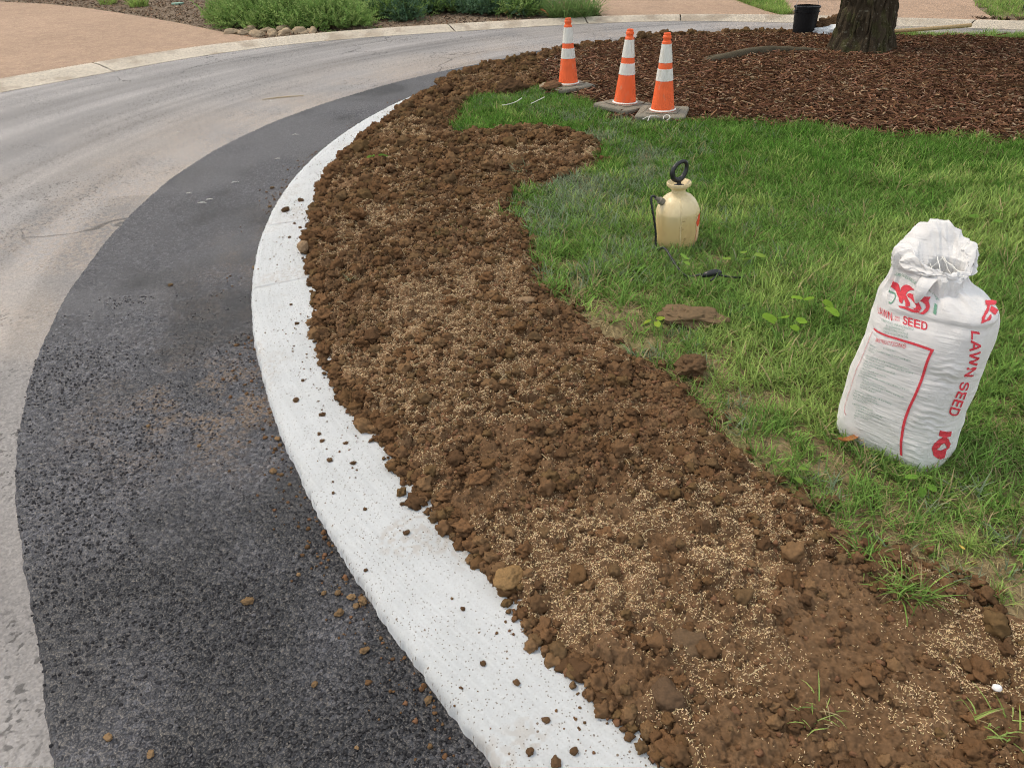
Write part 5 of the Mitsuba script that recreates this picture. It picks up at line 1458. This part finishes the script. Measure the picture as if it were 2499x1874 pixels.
weed('round leaved weed low in the grass to the right of the sack', (1.86, 2.30, 0.15), [(0.6, .03, .036), (-0.6, .05, .030), (2.2, .02, .02)], 0.07, 8, [0.12, 0.25, 0.05])
weed('small rosette weed in short grass in front of the sack', (1.185, 1.735, 0.13), [(0.4, .02, .026), (2.2, .018, .024), (-2.0, .02, .022), (-0.9, .015, .02)], 0.03, 9, [0.15, 0.29, 0.05])
weed('weed at the thin lawn edge beside the crumbled soil', (0.835, 1.80, 0.125), [(0.5, .018, .024), (2.4, .02, .022), (-1.8, .018, .02)], 0.035, 10, [0.18, 0.30, 0.06])

# tufts of grass that stand on the soil
for loc_, n_, rad_, l0, l1, pal_, lab in (((0.965, 1.325, 0.115), 80, 0.036, 0.06, 0.12, 'fresh', 'dense tuft of long grass leaning over the soil near the lower lawn edge'),
                                          ((0.90, 1.46, 0.118), 60, 0.032, 0.05, 0.10, 'fresh', 'tuft of short grass on soil above the leaning long tuft'),
                                          ((0.93, 1.385, 0.115), 50, 0.045, 0.03, 0.06, 'lime', 'flattened pale grass between the two soil tufts'),
                                          ((-0.30, 3.90, 0.14), 60, 0.085, 0.03, 0.06, 'lime', 'faint patch of yellow green grass in the middle of the soil strip'),
                                          ((0.02, 4.20, 0.145), 50, 0.075, 0.04, 0.08, 'fresh', 'small grass patch on soil beside the curved lawn edge'),
                                          ((0.12, 4.95, 0.15), 40, 0.070, 0.05, 0.10, 'blue', 'blue green grass tuft on the soil below the grass tongue'),
                                          ((-0.75, 3.42, 0.125), 14, 0.035, 0.03, 0.06, 'blue', 'sparse grass wisps in the soil near the curb joint'),
                                          ((0.62, 1.03, 0.13), 22, 0.05, 0.04, 0.07, 'lime', 'thin grass wisps on the soil near the white pebble'),
                                          ((0.98, 0.98, 0.13), 24, 0.06, 0.04, 0.08, 'lime', 'loose grass wisps on the soil just below the white pebble')):
    k = new_key('grass_tuft')
    m_, c_ = blades(n_, rad_, l0, l1, 0.0036, 0.75, pal_, int(abs(loc_[0] * 1000)), 0.1)
    put(k, moved(m_, frame_mat((loc_[0], loc_[1], float(soil_top(np.array(loc_[:2]))[0][0]) + 0.008), 0.4)), 'leaf_vc', color=c_)
    tag(k, lab, 'grass')

# dry leaves, scraps, twigs
scene['dry_leaf_mat'] = twosided({'type': 'diffuse', 'reflectance': VC})


def crumple(name, label, cat, loc, size, tone, seed, curl=1.0, aspect=0.6):
    r = np.random.default_rng(seed)
    u, w = np.meshgrid(np.linspace(-1, 1, 13), np.linspace(-1, 1, 9), indexing='ij')
    wid_ = aspect * np.sqrt(np.clip(1 - u ** 2, 0.03, 1))
    q = np.stack([u, w * wid_, 0.35 * curl * (w ** 2) * wid_ + 0.25 * curl * u ** 2], -1).reshape(-1, 3)
    q += 0.22 * (np.stack([meshkit.noise(q * 2.2 + k_, seed) for k_ in (0, 7, 13)], -1) - 0.5)
    m_ = grid_mesh(q * size, 13, 9)
    key = new_key(name)
    put(key, moved(m_, frame_mat(loc, r.uniform(0, 6.28), 1.0, (r.normal(0, .3), r.normal(0, .3)))), 'dry_leaf_mat', True, tinted(m_, tone, 0.08))
    tag(key, label, cat)


crumple('dry_leaf', 'curled orange brown dry leaf in the grass in front of the sack', 'leaf', (1.055, 1.955, 0.150), 0.032, [0.34, 0.15, 0.06], 1, 1.6, 0.55)
crumple('dry_leaf', 'pale tan dry leaf touching the orange brown one', 'leaf', (1.095, 1.965, 0.152), 0.018, [0.44, 0.33, 0.16], 2, 1.2)
crumple('dry_leaf', 'pale straw coloured leaf lying below the flat brown stone', 'leaf', (0.795, 2.74, 0.155), 0.018, [0.50, 0.41, 0.23], 3)
crumple('dry_leaf', 'small yellow leaf in the lawn near the lower right', 'leaf', (1.165, 1.475, 0.150), 0.010, [0.55, 0.40, 0.10], 4)
crumple('dry_leaf', 'brown leaf flat on the seeded soil near the kerb clods', 'leaf', (0.05, 2.03, 0.150), 0.016, [0.20, 0.12, 0.06], 5, 0.6)
crumple('dry_leaf', 'small brick coloured chip in the lowest corner of soil', 'leaf', (0.985, 0.905, 0.150), 0.013, [0.38, 0.16, 0.09], 6, 0.6, 0.4)


def strand(name, label, cat, pts, rad, mat, grp=None):
    k = new_key(name)
    put(k, tube(pts, rad, 6, 16), mat, smooth=True)
    tag(k, label, cat, grp)


scene['scrap_mat'] = twosided(quick((0.66, 0.65, 0.60), 0.7))
scene['straw_mat'] = twosided(quick((0.42, 0.34, 0.20), 0.8))
for k, (x, y) in enumerate([(-1.971, 5.098), (-2.16, 5.25), (-1.73, 6.02), (-2.00, 5.03), (-1.90, 5.46), (-1.33, 5.30), (-2.852, 7.052), (-1.75, 6.75), (-2.3, 8.2)]):
    a = rng.uniform(-0.4, 0.4)
    L = rng.uniform(0.012, 0.03)
    zb = 0.012 if k not in (6, 8) else 0.004
    strand('wood_scrap', 'pale splinter of wood lying on the asphalt', 'scrap', [[x - L * math.cos(a), y - L * math.sin(a), zb + 0.002], [x, y, zb + 0.006], [x + L * math.cos(a), y + L * math.sin(a), zb + 0.003]], [0.0015, 0.003, 0.0015], 'scrap_mat', 'pale scraps on the asphalt')
strand('twig', 'long pale twig lying on the old street', 'twig', [[-2.42, 8.30, 0.005], [-2.22, 8.36, 0.009], [-2.02, 8.40, 0.006]], [0.003, 0.006, 0.003], 'straw_mat')
strand('paper_scrap', 'white paper scrap in the gutter by the driveway', 'scrap', [[-4.66, 11.62, 0.02], [-4.56, 11.68, 0.03], [-4.46, 11.72, 0.025]], [0.02, 0.03, 0.012], 'scrap_mat')
for pts, lab in (([[0.02, 6.73, 0.185], [0.10, 6.74, 0.195], [0.15, 6.80, 0.20], [0.19, 6.86, 0.21]], 'white string on the grass tongue, the left piece'), ([[0.26, 6.72, 0.19], [0.33, 6.78, 0.205], [0.38, 6.83, 0.215]], 'white string on the grass tongue, the right piece'),
                 ([[1.07, 5.98, 0.20], [1.13, 5.97, 0.225], [1.19, 5.98, 0.215]], 'white string in the grass below the cone base'), ([[1.10, 5.92, 0.20], [1.12, 5.96, 0.222], [1.14, 5.99, 0.21]], 'short white string crossing the longer one below the cone'),
                 ([[1.22, 5.95, 0.20], [1.25, 5.99, 0.222], [1.27, 5.95, 0.22], [1.24, 5.92, 0.20]], 'small loop of white string below the cone base')):
    strand('string', lab, 'string', pts, 0.0032, 'scrap_mat')
for k in range(26):
    q = scatter(SOIL.buffer(-0.05).intersection(shapely.box(-1.1, 0.8, 1.2, 4)), 1, 400 + k)[0]
    a, L = rng.uniform(0, 6.28), rng.uniform(0.02, 0.05)
    z = float(soil_top(q)[0][0]) + 0.004
    d_ = np.array([math.cos(a), math.sin(a), 0]) * L
    c = np.array([q[0], q[1], z])
    strand('dry_stalk', 'thin dry grass stalk lying on the seeded soil', 'stalk', [c - d_, c + [0, 0, 0.010], c + d_ + rng.normal(0, .006, 3)], 0.0011, 'straw_mat', 'dry stalks on the soil strip')
